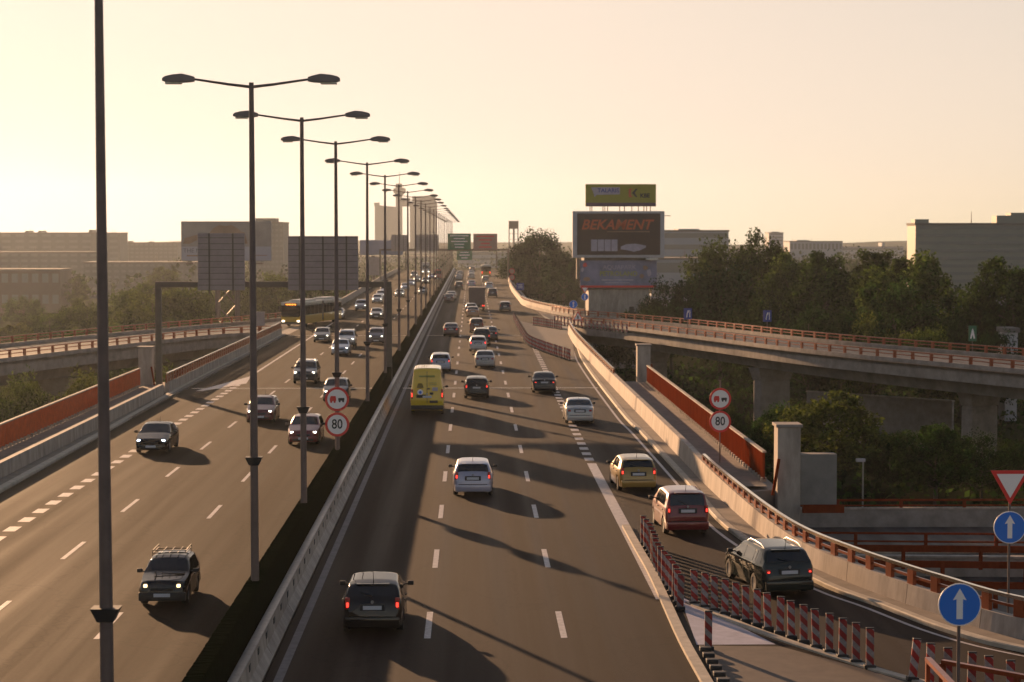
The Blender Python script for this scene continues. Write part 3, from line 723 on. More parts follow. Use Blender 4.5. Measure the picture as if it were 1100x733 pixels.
# lowest billboard
b = empty('billboard', (bx(665), TY, bz(310))); tag(b, 'lowest billboard of the stack, dull blue with pale red stripe along its base', 'billboard')
def on(o, root): return child(o, root)
on(MB().bbox(bx(623.5),bx(706.5),TY+.9,TY+1.19,bz(309.5),bz(280),.03).build('panel', M['bb_blue']), b)
on(MB().box(bx(624),bx(706),TY+.86,TY+.9,bz(309.3),bz(307)).build('stripe', M['red']), b)
def tx(root, s, px, py, size, m, y, **k):
    o = text_part(None, s, bx(px), y, bz(py), size, m, 'lettering', **k); child(o, root); return o
tx(b, 'AQUAPARK', 666, 287.5, .95, M['bb_lilac'], TY+.86)
tx(b, 'PETROLAND', 665, 294.5, 1.0, M['bb_olive'], TY+.86, off=.02)
for px, py, w, h, mn in ((629,285,5,5,'red'),(631,300,9,5,'bb_tan'),(694,288,6,6,'bb_tan'),(698,293,5,9,'bb_lilac'),(690,297,5,5,'bb_tan'),(626,290,3,6,'bb_lilac'),(664,301,34,1.4,'bb_lilac'),(664,304,26,1.0,'bb_lilac')):
    pl = [(bx(px+w/2*math.cos(a)*random.uniform(.7,1.1)), bz(py+h/2*math.sin(a)*random.uniform(.7,1.1))) for a in [k*math.pi/5 for k in range(10)]] if h > 2 else [(bx(px-w/2),bz(py+h/2)),(bx(px+w/2),bz(py+h/2)),(bx(px+w/2),bz(py-h/2)),(bx(px-w/2),bz(py-h/2))]
    on(MB().plate(pl, TY+.87, TY+.895).build('picture_shape' if h > 2 else 'text_line', M[mn]), b)
# main billboard
b = empty('billboard', (bx(665), TY, bz(277))); tag(b, 'biggest billboard of the stack, dark brown with orange BEKAMENT lettering', 'billboard')
on(MB().bbox(bx(615),bx(714),TY+.2,TY+1.4,bz(277),bz(227),.05).build('frame', M['bb_frame']), b)
on(MB().box(bx(620),bx(709.5),TY+.15,TY+.2,bz(274),bz(229.5)).build('poster', M['bb_dark']), b)
tx(b, 'BEKAMENT', 662, 242, 2.05, M['bb_orange'], TY+.12, shear=.28, off=.05, sx=1.02)
on(MB().box(bx(652),bx(698),TY+.12,TY+.15,bz(249.6),bz(248.4)).build('text_line', M['bb_tan']), b)
for k in range(4): on(MB().box(bx(635+k*7.3),bx(641.5+k*7.3),TY+.12,TY+.15,bz(270),bz(257.5)).build('packet_picture', M['bb_lilac']), b)
on(MB().plate([(bx(667),bz(268)),(bx(675),bz(269)),(bx(681),bz(270.5)),(bx(688),bz(269)),(bx(694),bz(266)),(bx(694),bz(264)),(bx(683),bz(262)),(bx(673),bz(262.5)),(bx(667),bz(265))], TY+.12, TY+.15).build('picture_shape', M['bb_lilac']), b)
on(MB().box(bx(714),bx(721),TY+.7,TY+.8,bz(232.3),bz(231.6)).build('arm', M['gantry']), b)
on(MB().bbox(bx(694),bx(707),TY-.4,TY+.4,bz(279.5),bz(277.5),.05).build('floodlight_tray', M['steel']), b)
# top billboard
b = empty('billboard', (bx(667), TY, bz(227))); tag(b, 'small yellow billboard at the top of the stack reading TALARIS and KBE', 'billboard')
on(MB().bbox(bx(629),bx(705),TY+.5,TY+1.0,bz(222),bz(198),.04).build('panel', M['bb_yellow']), b)
on(MB().box(bx(630),bx(704.5),TY+.45,TY+.5,bz(221.7),bz(218)).build('base_band', pm('violet band', (.10,.06,.10), .6)), b)
on(MB().plate([(bx(635),bz(201.5)),(bx(666),bz(201.5)),(bx(666),bz(209)),(bx(641),bz(209.5)),(bx(639),bz(212)),(bx(637),bz(206))], TY+.45, TY+.5).build('name_panel', M['bb_lilac']), b)
tx(b, 'TALARIS', 653.5, 205, .86, M['blue_dk'], TY+.43, off=.015)
tx(b, 'KBE', 693, 210.5, .85, M['ink'], TY+.45, off=.03)
on(MB().plate([(bx(675.5),bz(203)),(bx(680),bz(203)),(bx(678),bz(204.5)),(bx(678),bz(210)),(bx(680),bz(212)),(bx(675.5),bz(212))], TY+.45, TY+.5).build('emblem', M['bb_orange']), b)
on(MB().plate([(bx(679),bz(207.5)),(bx(683),bz(203)),(bx(685),bz(203)),(bx(682),bz(207.5)),(bx(685),bz(212)),(bx(683),bz(212))], TY+.45, TY+.5).build('emblem', M['ink']), b)
for px in (634,636,648,650,653,666,671,679,686,692,695,699): on(MB().box(bx(px)-.06,bx(px)+.06,TY+.6,TY+.9,bz(228),bz(221)).build('strut', M['gantry']), b)
# left billboard on its lattice mast
TY = 335.0; S_ = TY/F_PX
b = empty('billboard', (bx(244), TY, GZ)); tag(b, 'wide hazy billboard with brown hat picture on a lattice mast behind the left sign board', 'billboard')
on(MB().bbox(bx(196),bx(292.5),TY,TY+.8,bz(280.5),bz(238),.06).build('panel', pm('grey poster', (.30,.26,.24), .6, var=.2, scale=.3)), b)
on(MB().box(bx(196.5),bx(292),TY-.05,TY,bz(280),bz(265)).build('text_panel', pm('lilac poster', (.36,.34,.40), .6)), b)
hat = [(198,262),(200,256),(214,252),(226,251),(231,245),(237,242),(244,243),(250,242),(257,246),(260,249),(264,250),(267,262),(262,262),(258,257),(236,255),(215,257),(205,262)]
on(MB().plate([(bx(p[0]),bz(p[1])) for p in hat[::-1]], TY-.05, TY).build('picture_shape', M['bb_tan']), b)
tx(b, 'THE N', 207.5, 269.5, 1.0, pm('grey print', (.12,.11,.12), .6), TY-.07)
on(MB().box(bx(202),bx(214),TY-.07,TY-.05,bz(275.5),bz(274)).build('text_line', M['bb_tan']), b)
on(MB().box(bx(275),bx(288),TY-.07,TY-.05,bz(274.8),bz(274)).build('text_line', M['bb_tan']), b)
mb = MB()
for px in (233, 254): 
    for dy in (0.6, 3.6): mb.tube([(bx(px),TY+dy,GZ),(bx(px),TY+dy,bz(281))], .28, 6)
for k in range(4):
    za, zb_ = bz(281)-k*3.6, bz(281)-(k+1)*3.6
    mb.tube([(bx(233),TY+.6,za),(bx(254),TY+.6,zb_)], .1, 5); mb.tube([(bx(254),TY+.6,za),(bx(233),TY+.6,zb_)], .1, 5)
on(mb.build('lattice_mast', M['polesteel']), b)
for px in (206, 280): on(MB().bbox(bx(px-4),bx(px+4),TY-1.4,TY,bz(284),bz(282),.05).build('floodlight_tray', M['polesteel']), b)
# another hazy board left of the far gantry
TY = 520.0; S_ = TY/F_PX
b = empty('billboard', (bx(408), TY, GZ)); tag(b, 'hazy bluish billboard behind the far gantry at left of the lamp row', 'billboard')
on(MB().bbox(bx(387),bx(433),TY,TY+1,bz(274),bz(258),.06).build('panel', pm('hazy blue poster', (.22,.23,.32), .6, var=.25, scale=.2)), b)
on(MB().bbox(bx(393),bx(410),TY+.2,TY+.8,bz(296),bz(276.5),.06).build('lower_panel', M['signback']), b)
on(MB().bbox(bx(400),bx(403),TY+.3,TY+.7,GZ,bz(275),.06).build('post', M['polesteel']), b)
b = empty('notice_board', (-24.2, 232, 0)); tag(b, 'dark upright board beside the left ramp just left of the bus', 'board')
on(MB().bbox(-24.9,-23.9,231.6,231.9,.6,2.3,.03).build('panel', M['signback']), b); on(MB().box(-24.5,-24.3,231.9,232,0,2.2).build('post', M['polesteel']), b)

# ------------------------------------------------------------------ buildings
M['b_grey'] = pm('grey facade', (.15,.145,.14), .8, var=.12, scale=.05)
M['b_green'] = pm('grey green facade', (.215,.22,.185), .6, var=.10, scale=.08)
M['b_dark'] = pm('brown facade', (.15,.11,.09), .8, var=.15, scale=.1)
M['b_blue'] = pm('blue grey facade', (.28,.30,.34), .7, var=.1, scale=.1)
M['b_win'] = pm('facade window', (.17,.17,.16), .35)
M['b_roof'] = pm('flat roof', (.16,.14,.13), .9)
def block(label, px0, px1, ytop, Y, depth=25, mat='b_grey', rows=0, extras=(), rz=0.0, cols=0):
    s = Y/F_PX; x0, x1 = (px0-506.5)*s, (px1-506.5)*s; zt = CAM_Z-(ytop-253)*s; cx = (x0+x1)/2; w = (x1-x0)/2
    r = empty('building', (cx, Y, GZ), rz); tag(r, label, 'building'); z1 = zt-GZ
    MB().box(-w,w,0,depth,0,z1).build('wall', M[mat], r)
    MB().box(-w-.2,w+.2,-.2,depth+.2,z1,z1+.5).build('roof', M['b_roof'], r)
    for k in range(rows):
        zz = z1*(k+.45)/rows; hh = z1/rows*.42
        if cols:
            for c in range(cols):
                a = -w + 2*w*(c+.2)/cols
                MB().box(a, a+2*w/cols*.6, -.08, 0, zz, zz+hh).build('window', M['b_win'], r)
        else: MB().box(-w+.6,w-.6,-.08,0,zz,zz+hh).build('window_band', M['b_win'], r)
    for k in range(int(2*w/14) if Y > 600 else 2 if Y > 300 else 0):
        ax = -w*.9 + 1.8*w*rnd0.random(); ah = rnd0.uniform(1.2,3.2)
        MB().tube([(ax,depth*.4,z1),(ax,depth*.4,z1+ah)],[.12,.06],5).build('aerial', M['polesteel'], r)
    for (pa, pb, yt) in extras:
        xa, xb = (pa-506.5)*s-cx, (pb-506.5)*s-cx
        MB().box(xa,xb,depth*.2,depth*.7,z1+.5,z1+(ytop-yt)*s).build('roof_block', M[mat], r)
    return r
block('very wide hazy apartment slab on the left skyline with small roof huts', -40, 131, 251, 900, 20, 'b_grey', 8, [(28,32,248),(42,46,248),(96,100,247),(64,67,250),(116,129,250.5)], cols=12)
block('lower hazy apartment slab right of the widest slab on the left skyline', 131, 192, 261.5, 1000, 20, 'b_grey', 8, [(138,140,259),(160,163,259.5),(185,188,260)], cols=12)
block('lower pale apartment rows in front of the left skyline slab', -40, 108, 272, 700, 16, 'b_grey', 7, [], cols=14)
block('pale apartment row behind the hazy trees left of the gantry', 92, 215, 283, 640, 16, 'b_grey', 6, [], cols=16)
block('low brown colonnaded building at the left edge above the trees', -30, 67, 291, 520, 14, 'b_dark', 2, [], cols=9)
block('tall hazy rounded tower block behind the left billboard', 268, 305, 240, 800, 25, 'b_grey', 12, [(274,296,234.5)], cols=8)
block('faint low block right of the tower block behind the left billboard', 303, 324, 270, 1100, 25, 'b_grey', 6, [])
block('long grey-green office slab on the right skyline with banded facade', 986, 1185, 242, 450, 12, 'b_green', 13, [(987,1002,235.5),(1075,1090,231.5),(1090,1175,228.5)], rz=-.06)
block('bluish office block with raised roof part right of the billboards', 706, 783, 249, 620, 30, 'b_blue', 6, [(731,754,246),(756,760,247.5)])
block('lower wide pale hall in front of the bluish office block', 700, 765, 279, 560, 20, 'b_blue', 2, [])
block('small pale tower with pyramid roof on the right skyline', 826.5, 842, 250.5, 1500, 20, 'b_blue', 9, [(830,838.5,249)])
block('long low building with bright window row on the right skyline', 849, 906, 260, 1200, 25, 'b_blue', 2, [(858,872,258)], cols=14)
block('very faint low block between the skyline buildings and the office slab', 905, 972, 265.5, 1700, 30, 'b_blue', 2, [(950,953,261)])
block('faint dark row of roofs left of the small skyline tower', 780, 850, 268, 1300, 30, 'b_grey', 2, [])
block('faint pale riverside block beyond the crest under the green board', 492, 560, 271, 1250, 20, 'b_blue', 3, [])
block('faint long grey block far behind the left lamps near the crest', 330, 470, 276, 1500, 20, 'b_grey', 3, [])
block('little white kiosk among the trees at the right edge beyond the ramp', 1084, 1097, 358, 215, 3, 'bb_frame', 0, [])
# twin tower with a bridge and a round crown
Y = 2200; s = Y/F_PX
def gx(px): return (px-506.5)*s
def gz(py): return CAM_Z-(py-253)*s
g = empty('twin_tower', (gx(436), Y, GZ)); tag(g, 'hazy twin concrete towers joined by a bridge with a round crown and mast', 'tower')
M['b_far'] = pm('far tower concrete', (.20,.18,.17), .9, var=.08, scale=.02)
on(MB().prism([(gx(403),Y),(gx(425.5),Y),(gx(425.5),Y+24),(gx(403),Y+24)], GZ, [gz(220.5),gz(222.5),gz(222.5),gz(220.5)]).build('wall', M['b_far']), g)
on(MB().box(gx(402.3),gx(407.5),Y+2,Y+20,gz(222),gz(218)).build('roof_block', M['b_far']), g)
on(MB().box(gx(425.5),gx(432),Y,Y+20,GZ,gz(198)).build('core_shaft', M['b_far']), g)
on(MB().box(gx(432),gx(440.5),Y+2,Y+20,gz(222),gz(213)).build('bridge', M['b_far']), g)
on(MB().box(gx(440.5),gx(469.5),Y,Y+24,GZ,gz(216.5)).build('wall', M['b_far']), g)
on(MB().box(gx(443),gx(468),Y+4,Y+20,gz(216.5),gz(211)).build('roof_block', M['b_far']), g)
mb = MB(); cxx, cyy = gx(429.3), Y+8
def lathe(mb, cx, cy, prof, n=20):
    vs = []; 
    for rr, z in prof: vs += [(cx+rr*math.cos(2*math.pi*k/n), cy+rr*math.sin(2*math.pi*k/n), z) for k in range(n)]
    fs = [[i*n+k,i*n+(k+1)%n,(i+1)*n+(k+1)%n,(i+1)*n+k] for i in range(len(prof)-1) for k in range(n)]
    return mb.add(vs, fs)
lathe(mb, cxx, cyy, [(2.5*s,gz(210.5)),(6.6*s,gz(207)),(6.6*s,gz(203)),(3*s,gz(201.5)),(2.6*s,gz(197.5)),(.1,gz(197.4))])
on(mb.build('crown', M['b_far']), g)
on(MB().tube([(cxx,cyy,gz(198)),(cxx,cyy,gz(185))],[.5,.25],6).build('mast', M['b_far']), g)
# water tower
Y = 900; s = Y/F_PX
g = empty('water_tower', (gx(552), Y, GZ)); tag(g, 'small square water tower on open legs above the dark tree', 'tower')
on(MB().bbox(gx(546.5),gx(557),Y,Y+4.4,gz(246),gz(237.5),.1).build('tank', M['b_dark']), g)
for px in (547,556.5):
    for dy in (.2,4.2): on(MB().box(gx(px)-.2,gx(px)+.2,Y+dy-.2,Y+dy+.2,GZ,gz(246)).build('leg', M['b_grey']), g)
on(MB().box(gx(551),gx(553),Y+1.6,Y+2.8,GZ,gz(246)).build('riser', M['b_grey']), g)
for py in (251,257): on(MB().box(gx(547),gx(556.5),Y+.1,Y+.4,gz(py+.4),gz(py)).build('brace', M['b_grey']), g)

# ------------------------------------------------------------------ lower roads and walls at right
def low_wall(label, x0, x1, y0, y1, zb, zt):
    d = Vector((x1-x0,y1-y0,0)); L = d.length; Mx = facing((0,0,0), math.atan2(d.y,d.x))
    r = empty('retaining_wall', (x0,y0,zb), math.atan2(d.y,d.x)); tag(r, label, 'wall')
    MB().bbox(0,L,0,.35,0,zt-zb,.03).build('wall', M['conc'], r)
    MB().bbox(-.05,L+.05,-.06,.41,zt-zb,zt-zb+.12,.02).build('coping', M['conc_lt'], r); return r
low_wall('pale retaining wall under the right ramp behind the lower trees', 33, 44.5, 196, 184, GZ, -4.3)
low_wall('grey concrete wall behind the lower orange railings at right', 20, 48, 131, 131, GZ, -7.0)
low_wall('long low concrete wall beneath the lower orange railings', 19, 46, 112, 110, GZ, -7.05)
def low_fence(label, pts, z, bands, step=4.2):
    r = empty('orange_railing', (pts[0][0], pts[0][1], z)); tag(r, label, 'railing')
    for a, b_ in bands:
        child(MB().sweep([(p[0],p[1],z) for p in pts], [(-.06,a),(-.06,b_),(.06,b_),(.06,a)]).build('rail', M['orange']), r)
    for p, d in resample([(q[0],q[1],z) for q in pts], step):
        child(MB().bbox(p.x-.1,p.x+.1,p.y-.07,p.y+.07,z,z+bands[-1][1],.01).build('post', M['orange']), r)
    return r
low_fence('farthest lower orange railing, two thin rails on the concrete wall at right', [(20,131.1),(48,131.1)], -6.9, [(.12,.2),(.45,.58)])
low_fence('second farthest lower orange railing with pale kerb at right', [(19,120),(46,118)], -7.9, [(.5,.6),(.98,1.1)])
low_fence('lower orange railing with one broad band across the right side', [(19.5,109),(44,107)], -7.2, [(.95,1.32)])
low_fence('nearer lower orange railing with broad band behind the give way sign', [(20,102),(40,100)], -6.9, [(.95,1.30)])
low_fence('nearest lower orange railing just behind the curving parapet at right', [(21,95.5),(38,93)], -6.8, [(.95,1.28)])
tag(MB().sheet([(15,92),(60,88),(60,130.5),(15,130.5)], GZ+.9).build('lower_road', M['asphalt_ramp']), kind='structure')
tag(MB().box(18,48,119.6,120.3,GZ+.88,GZ+1.15).build('kerb', M['kerb']), kind='structure')
tag(MB().prism([(15,92),(60,88),(60,130.5),(15,130.5)], GZ-.02, GZ+.88).build('embankment', M['ground']), kind='structure')
r = empty('lamp_post', (27.6,140,GZ)); tag(r, 'short thin lamp post with small sunlit head among the lower trees', 'street lamp')
MB().tube([(0,0,0),(0,0,4.2)],.06,6).build('pole', M['steel'], r); MB().bbox(-.5,.15,-.12,.12,4.15,4.38,.04).build('lamp_head', M['bb_frame'], r)
r = empty('billboard', (26.2,150,GZ)); tag(r, 'tiny yellow-green board on a stand under the lower trees', 'billboard')
MB().bbox(-.6,.6,0,.08,1.35,2.25,.02).build('panel', pm('lime poster', (.45,.52,.06), .5), r); MB().box(-.05,.05,.08,.16,0,2.1).build('post', M['steel'], r)

# ------------------------------------------------------------------ trees
def tree_mesh(seed, h, w, nleaf, base=.25, lean=0, leaf=.33, poplar=False):
    rnd = random.Random(seed)
    tr = MB(); th = h*base
    tr.tube([(0,0,0),(.1*lean,.05,th),(.25*lean,0,h*.62),(.3*lean,0,h*.88)], [h*.028,h*.022,h*.013,h*.004], 7)
    clumps = []
    nb = 9 if not poplar else 7
    for k in range(nb):
        a = k*2.4+rnd.uniform(-.4,.4); z0 = th + (h*.55-th)*rnd.random(); rr = w*.5*rnd.uniform(.45,.95); z1 = z0 + h*rnd.uniform(.12,.3)
        e = (rr*math.cos(a), rr*math.sin(a), z1)
        tr.tube([(0,0,z0),(e[0]*.5,e[1]*.5,z0+(z1-z0)*.4),e], [h*.011,h*.007,h*.002], 5); clumps.append((e, w*rnd.uniform(.13,.2)))
    nc = 62
    while len(clumps) < nc:
        u = rnd.uniform(-1,1); a = rnd.uniform(0,2*math.pi); q = math.sqrt(1-u*u); rad = rnd.uniform(.45,1.0)**.6
        zc = (th*.9+h)/2; zr = (h-th*.9)/2
        prof = 1.0 if not poplar else .9
        x, y, z = w*.5*q*math.cos(a)*rad*prof, w*.5*q*math.sin(a)*rad*prof, zc+zr*u*rad*(1 if u > 0 else .85)
        if rnd.random() < .12: continue
        clumps.append(((x,y,z), w*rnd.uniform(.07,.17)))
    vs, fs = [], []
    for i in range(nleaf):
        c, cr = clumps[rnd.randrange(len(clumps))]
        d = Vector((rnd.gauss(0,1),rnd.gauss(0,1),rnd.gauss(0,.75))); d = d.normalized()*cr*rnd.random()**.45
        p = Vector(c)+d
        n_ = (d.normalized()*.6 + Vector((rnd.gauss(0,.6),rnd.gauss(0,.6),rnd.gauss(.2,.6)))).normalized()
        t = n_.cross(Vector((rnd.gauss(0,1),rnd.gauss(0,1),rnd.gauss(0,1)))).normalized(); bb = n_.cross(t)
        l = leaf*rnd.uniform(.6,1.35); wd = l*rnd.uniform(.45,.75); b0 = len(vs)
        vs += [p-t*l*.5, p+bb*wd*.5+n_*l*.08, p+t*l*.5, p-bb*wd*.5+n_*l*.08]; fs.append([b0,b0+1,b0+2,b0+3])
    cm = bpy.data.meshes.new('crown'); cm.from_pydata([tuple(v) for v in vs], [], fs)
    return tr.mesh('trunk', 60), cm
TREES = {'round': tree_mesh(1,10,10,15000), 'tall': tree_mesh(2,10,6.5,12000,.2), 'wide': tree_mesh(3,10,12.5,17000,.22), 'poplar': tree_mesh(4,10,4.2,7000,.12,poplar=True),
         'round2': tree_mesh(5,10,9,15000,.2), 'bush': tree_mesh(6,10,15,11000,.08,leaf=.36), 'ragged': tree_mesh(8,10,8.5,11000,.18), 'dense': tree_mesh(9,10,11,20000,.12)}
def tree(kind, px, ytop, Y, label, leaf='leaf_a', zb=GZ, wk=1.0, rz=None, grp='trees around the viaduct', cat='tree', nm='tree'):
    s = Y/F_PX; x = (px-506.5)*s; h = CAM_Z-(ytop-253)*s - zb; k = h/10*.95
    r = empty(nm, (x,Y,zb), random.uniform(0,6.28) if rz is None else rz); tag(r, label, cat, grp); r.scale = (k*wk,k*wk,k)
    link('trunk', TREES[kind][0], r, M['bark']); link('crown', TREES[kind][1], r, M[leaf]); return r
tree('dense', 580, 250, 520, 'big dark round tree left of the billboard tower at the road edge', 'leaf_b', wk=.98)
tree('round2', 562, 272, 545, 'left shoulder tree of the dark clump where the road edge begins', 'leaf_b', wk=.8)
tree('ragged', 606, 280, 480, 'small dark tree squeezed between the big dark tree and the billboards', 'leaf_b', wk=.9)
tree('round', 722, 298, 285, 'small dark tree just right of the billboard tower', 'leaf_b', wk=.75)
tree('wide', 798, 249, 330, 'tallest broad tree right of the billboards on the skyline', 'leaf_a', wk=.74)
tree('dense', 775, 290, 275, 'rounded dark tree in front of the tallest broad tree', 'leaf_b', wk=.92)
tree('ragged', 858, 268, 310, 'loose tree right of the tallest broad tree', 'leaf_c', wk=.8)
tree('tall', 888, 268, 300, 'upright dark tree right of the loose tree', 'leaf_a', wk=1.0)
tree('poplar', 934, 265, 300, 'slim poplar with a double top left of the big rounded tree', 'leaf_a', wk=1.1)
tree('poplar', 951, 266, 310, 'second slim poplar touching the big rounded tree', 'leaf_a', wk=.9)
tree('round2', 985, 270, 270, 'big rounded tree in front of the office slab', 'leaf_c', wk=1.0)
tree('round', 962, 300, 255, 'bushy green tree at the foot of the big rounded tree', 'leaf_a', wk=.85)
tree('round', 1042, 312, 260, 'lower bushy tree in front of the office slab', 'leaf_a', wk=.85)
tree('ragged', 1092, 272, 250, 'ragged tree cut by the right edge of the picture', 'leaf_a', wk=.85)
tree('round', 1128, 282, 255, 'tree just past the right edge beside the ragged tree', 'leaf_a', wk=.9)
for px, yt, Y, kd, lf, lb in ((870,330,235,'bush','leaf_b','dark spreading bush behind the ramp under the upright tree'),(905,334,230,'round','leaf_b','round dark bush right of the spreading bush'),(940,342,225,'bush','leaf_c','bright green bush sticking up behind the right ramp'),(1000,350,215,'round','leaf_c','light green bush right of the bright bush behind the ramp'),(1035,345,220,'bush','leaf_b','dark bush by the tiny green sign'),(1075,355,212,'round','leaf_b','dark bush beside the little white kiosk'),(690,330,262,'round','leaf_b','dark bush at the right foot of the billboard tower'),(640,346,268,'bush','leaf_b','dark bush at the left foot of the billboard tower'),(820,322,250,'bush','leaf_b','dark bush below the rounded dark tree')):
    tree(kd, px, yt, Y, lb, lf, wk=.62 if kd == 'bush' else .8, grp='bushes behind the right ramp', cat='bush', nm='bush')
# below the right ramp
tree('ragged', 885, 418, 150, 'leafy tree rising under the right ramp beside the concrete pillar', 'leaf_c', wk=1.25)
tree('round', 845, 432, 160, 'smaller leafy tree behind the concrete pillar under the ramp', 'leaf_a', wk=.9)
tree('round2', 1010, 455, 148, 'dark leafy tree behind the lower orange railings', 'leaf_a', wk=1.2)
tree('dense', 960, 468, 155, 'low dark tree between the lamp post and the leafy tree under the ramp', 'leaf_b', wk=1.0)
tree('bush', 1060, 470, 150, 'wide dark bush behind the give way sign', 'leaf_b', wk=.9)
tree('bush', 1095, 480, 158, 'dark bush at the right edge under the ramp', 'leaf_b', wk=.9)
tree('round', 905, 478, 158, 'dark bush behind the tiny yellow-green board', 'leaf_b', wk=.9)
tree('bush', 790, 440, 175, 'low bush under the right ramp behind the walkway fence', 'leaf_a', wk=.5)
# left, in the haze
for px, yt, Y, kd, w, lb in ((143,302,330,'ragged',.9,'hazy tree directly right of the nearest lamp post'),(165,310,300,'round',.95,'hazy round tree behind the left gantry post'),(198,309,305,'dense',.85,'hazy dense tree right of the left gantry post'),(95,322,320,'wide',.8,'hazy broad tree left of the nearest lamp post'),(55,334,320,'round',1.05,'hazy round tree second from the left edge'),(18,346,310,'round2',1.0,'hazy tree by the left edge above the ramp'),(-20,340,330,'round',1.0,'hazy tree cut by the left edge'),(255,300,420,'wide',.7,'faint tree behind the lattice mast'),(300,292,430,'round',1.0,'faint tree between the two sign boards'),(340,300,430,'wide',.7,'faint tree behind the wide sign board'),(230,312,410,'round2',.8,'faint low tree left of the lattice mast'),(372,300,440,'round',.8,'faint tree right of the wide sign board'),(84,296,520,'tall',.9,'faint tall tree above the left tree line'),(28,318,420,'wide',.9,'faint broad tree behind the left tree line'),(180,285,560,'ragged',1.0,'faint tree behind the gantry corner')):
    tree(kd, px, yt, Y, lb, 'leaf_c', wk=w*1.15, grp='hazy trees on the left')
for px, yt, Y, lb in ((25,362,230,'pale bush above the left ramp railing near the edge'),(80,355,245,'pale bush above the left ramp railing near the lamp post'),(128,352,250,'green bush right of the nearest lamp post above the ramp'),(20,405,160,'bush under the left ramp by its first pillar'),(95,402,165,'bush under the left ramp behind the orange fence'),(170,398,170,'small bush beside the left concrete pillar')):
    tree('bush', px, yt, Y, lb, 'leaf_c', wk=.55, grp='bushes around the left ramp', cat='bush', nm='bush')
# a far wood that reads as one mass
rnd = random.Random(11); vs = []; fs = []
for i in range(26000):
    Y = rnd.uniform(560,1500); x = rnd.uniform(-1,1)*Y*.42
    if -26 < x < 14 and Y < 1150: continue
    hh = (7+4*math.sin(x*.05)+3*math.sin(x*.13+Y*.02))*rnd.random()**.6
    p = Vector((x,Y,GZ+hh)); l = rnd.uniform(1.0,2.4)
    t = Vector((rnd.gauss(0,1),rnd.gauss(0,1),rnd.gauss(0,1))).normalized(); b_ = t.cross(Vector((rnd.gauss(0,1),rnd.gauss(0,1),rnd.gauss(0,1)))).normalized(); b0 = len(vs)
    vs += [p-t*l*.5, p+b_*l*.4, p+t*l*.5, p-b_*l*.4]; fs.append([b0,b0+1,b0+2,b0+3])
wm = bpy.data.meshes.new('far_wood'); wm.from_pydata([tuple(v) for v in vs], [], fs)
tag(link('far_wood', wm, None, M['leaf_b']), 'far hazy belt of trees that blurs into one mass', 'trees', kind='stuff')
# rough undergrowth on the low ground
vs = []; fs = []
for i in range(30000):
    if rnd.random() < .6: x, y = rnd.uniform(14,110), rnd.uniform(132,300)
    else: x, y = rnd.uniform(-110,-25), rnd.uniform(110,330)
    p = Vector((x,y,GZ+rnd.random()**2*1.6)); l = rnd.uniform(.3,.9)
    t = Vector((rnd.gauss(0,1),rnd.gauss(0,1),rnd.gauss(.3,1))).normalized(); b_ = t.cross(Vector((rnd.gauss(0,1),rnd.gauss(0,1),rnd.gauss(0,1)))).normalized(); b0 = len(vs)
    vs += [p-t*l*.5, p+b_*l*.35, p+t*l*.5, p-b_*l*.35]; fs.append([b0,b0+1,b0+2,b0+3])
wm = bpy.data.meshes.new('undergrowth'); wm.from_pydata([tuple(v) for v in vs], [], fs)
tag(link('undergrowth', wm, None, M['leaf_a']), 'rough undergrowth on the low ground around the ramps', 'undergrowth', kind='stuff')

# ------------------------------------------------------------------ delineator posts
post_me = MB().bbox(-.1,.1,-.04,.04,.09,1.05,.012).mesh('striped_panel')
foot_me = MB().bbox(-.15,.15,-.1,.1,0,.11,.02).mesh('foot')
cap_me = MB().bbox(-.105,.105,-.045,.045,1.04,1.075,.01).mesh('cap')
def delineator(x, y, rz, label, group, tilt=0, z=.0):
    r = empty('delineator_post', (x,y,z), rz); r.rotation_euler = (random.uniform(-.035,.035), tilt+random.uniform(-.03,.03), rz+random.uniform(-.08,.08)); tag(r, label, 'delineator', group)
    link('striped_panel', post_me, r, M['stripe']); link('foot', foot_me, r, M['black']); link('cap', cap_me, r, M['black'])
ordn = ['first','second','third','fourth','fifth','sixth','seventh','eighth','ninth','tenth','eleventh','twelfth','thirteenth','fourteenth','fifteenth','sixteenth','seventeenth','eighteenth']
g = 'striped delineator posts around the near gore'
nC = 15
for i in range(nC):
    t = i/(nC-1); y = 71.2 + (58.8-71.2)*t; x = 6.16 + .05*math.sin(t*9)
    delineator(x, y, .12*math.sin(i*1.7), ordn[i]+' striped post from the far end of the packed row on the gore kerb', g)
delineator(6.33, 53.0, .05, 'lone striped post standing on the pale painted triangle', g)
for i in range(16):
    t = i/15; x = 6.70 + 3.5*t; y = 59.6 - 9.0*t + .25*math.sin(t*3.1)
    delineator(x, y, .02*math.sin(i*2.1), ordn[i]+' striped post from the left in the long row beside the dark estate car', g, tilt=.02*math.sin(i*3.3))
for i, (x, y, tl) in enumerate(((10.98,49.2,.10),(11.28,48.6,0),(11.62,48.1,0),(12.05,47.6,0),(12.38,47.1,0),(12.75,46.6,0))):
    delineator(x, y, 0, ['tilted striped post after the gap in the row','striped post right after the tilted one','second striped post right of the tilted one','striped post just right of the near blue arrow sign pole','last but one striped post at the bottom right','last striped post at the bottom right'][i], g, tilt=tl)
fe = MB()
for i in range(9):
    y = 52.3 - i*.75
    r = tag(MB().bbox(6.02,6.32,y-.12,y+.12,.12,.24,.02).build('empty_foot', M['black']), ordn[i]+' empty black post foot from the far end on the near gore kerb', 'post foot', 'empty post feet on the gore kerb')
gk = smooth_path([(6.0,75.6),(6.02,69.9),(6.05,65.4),(6.0,60.4),(5.92,54.1),(5.95,49.2),(6.0,44)])
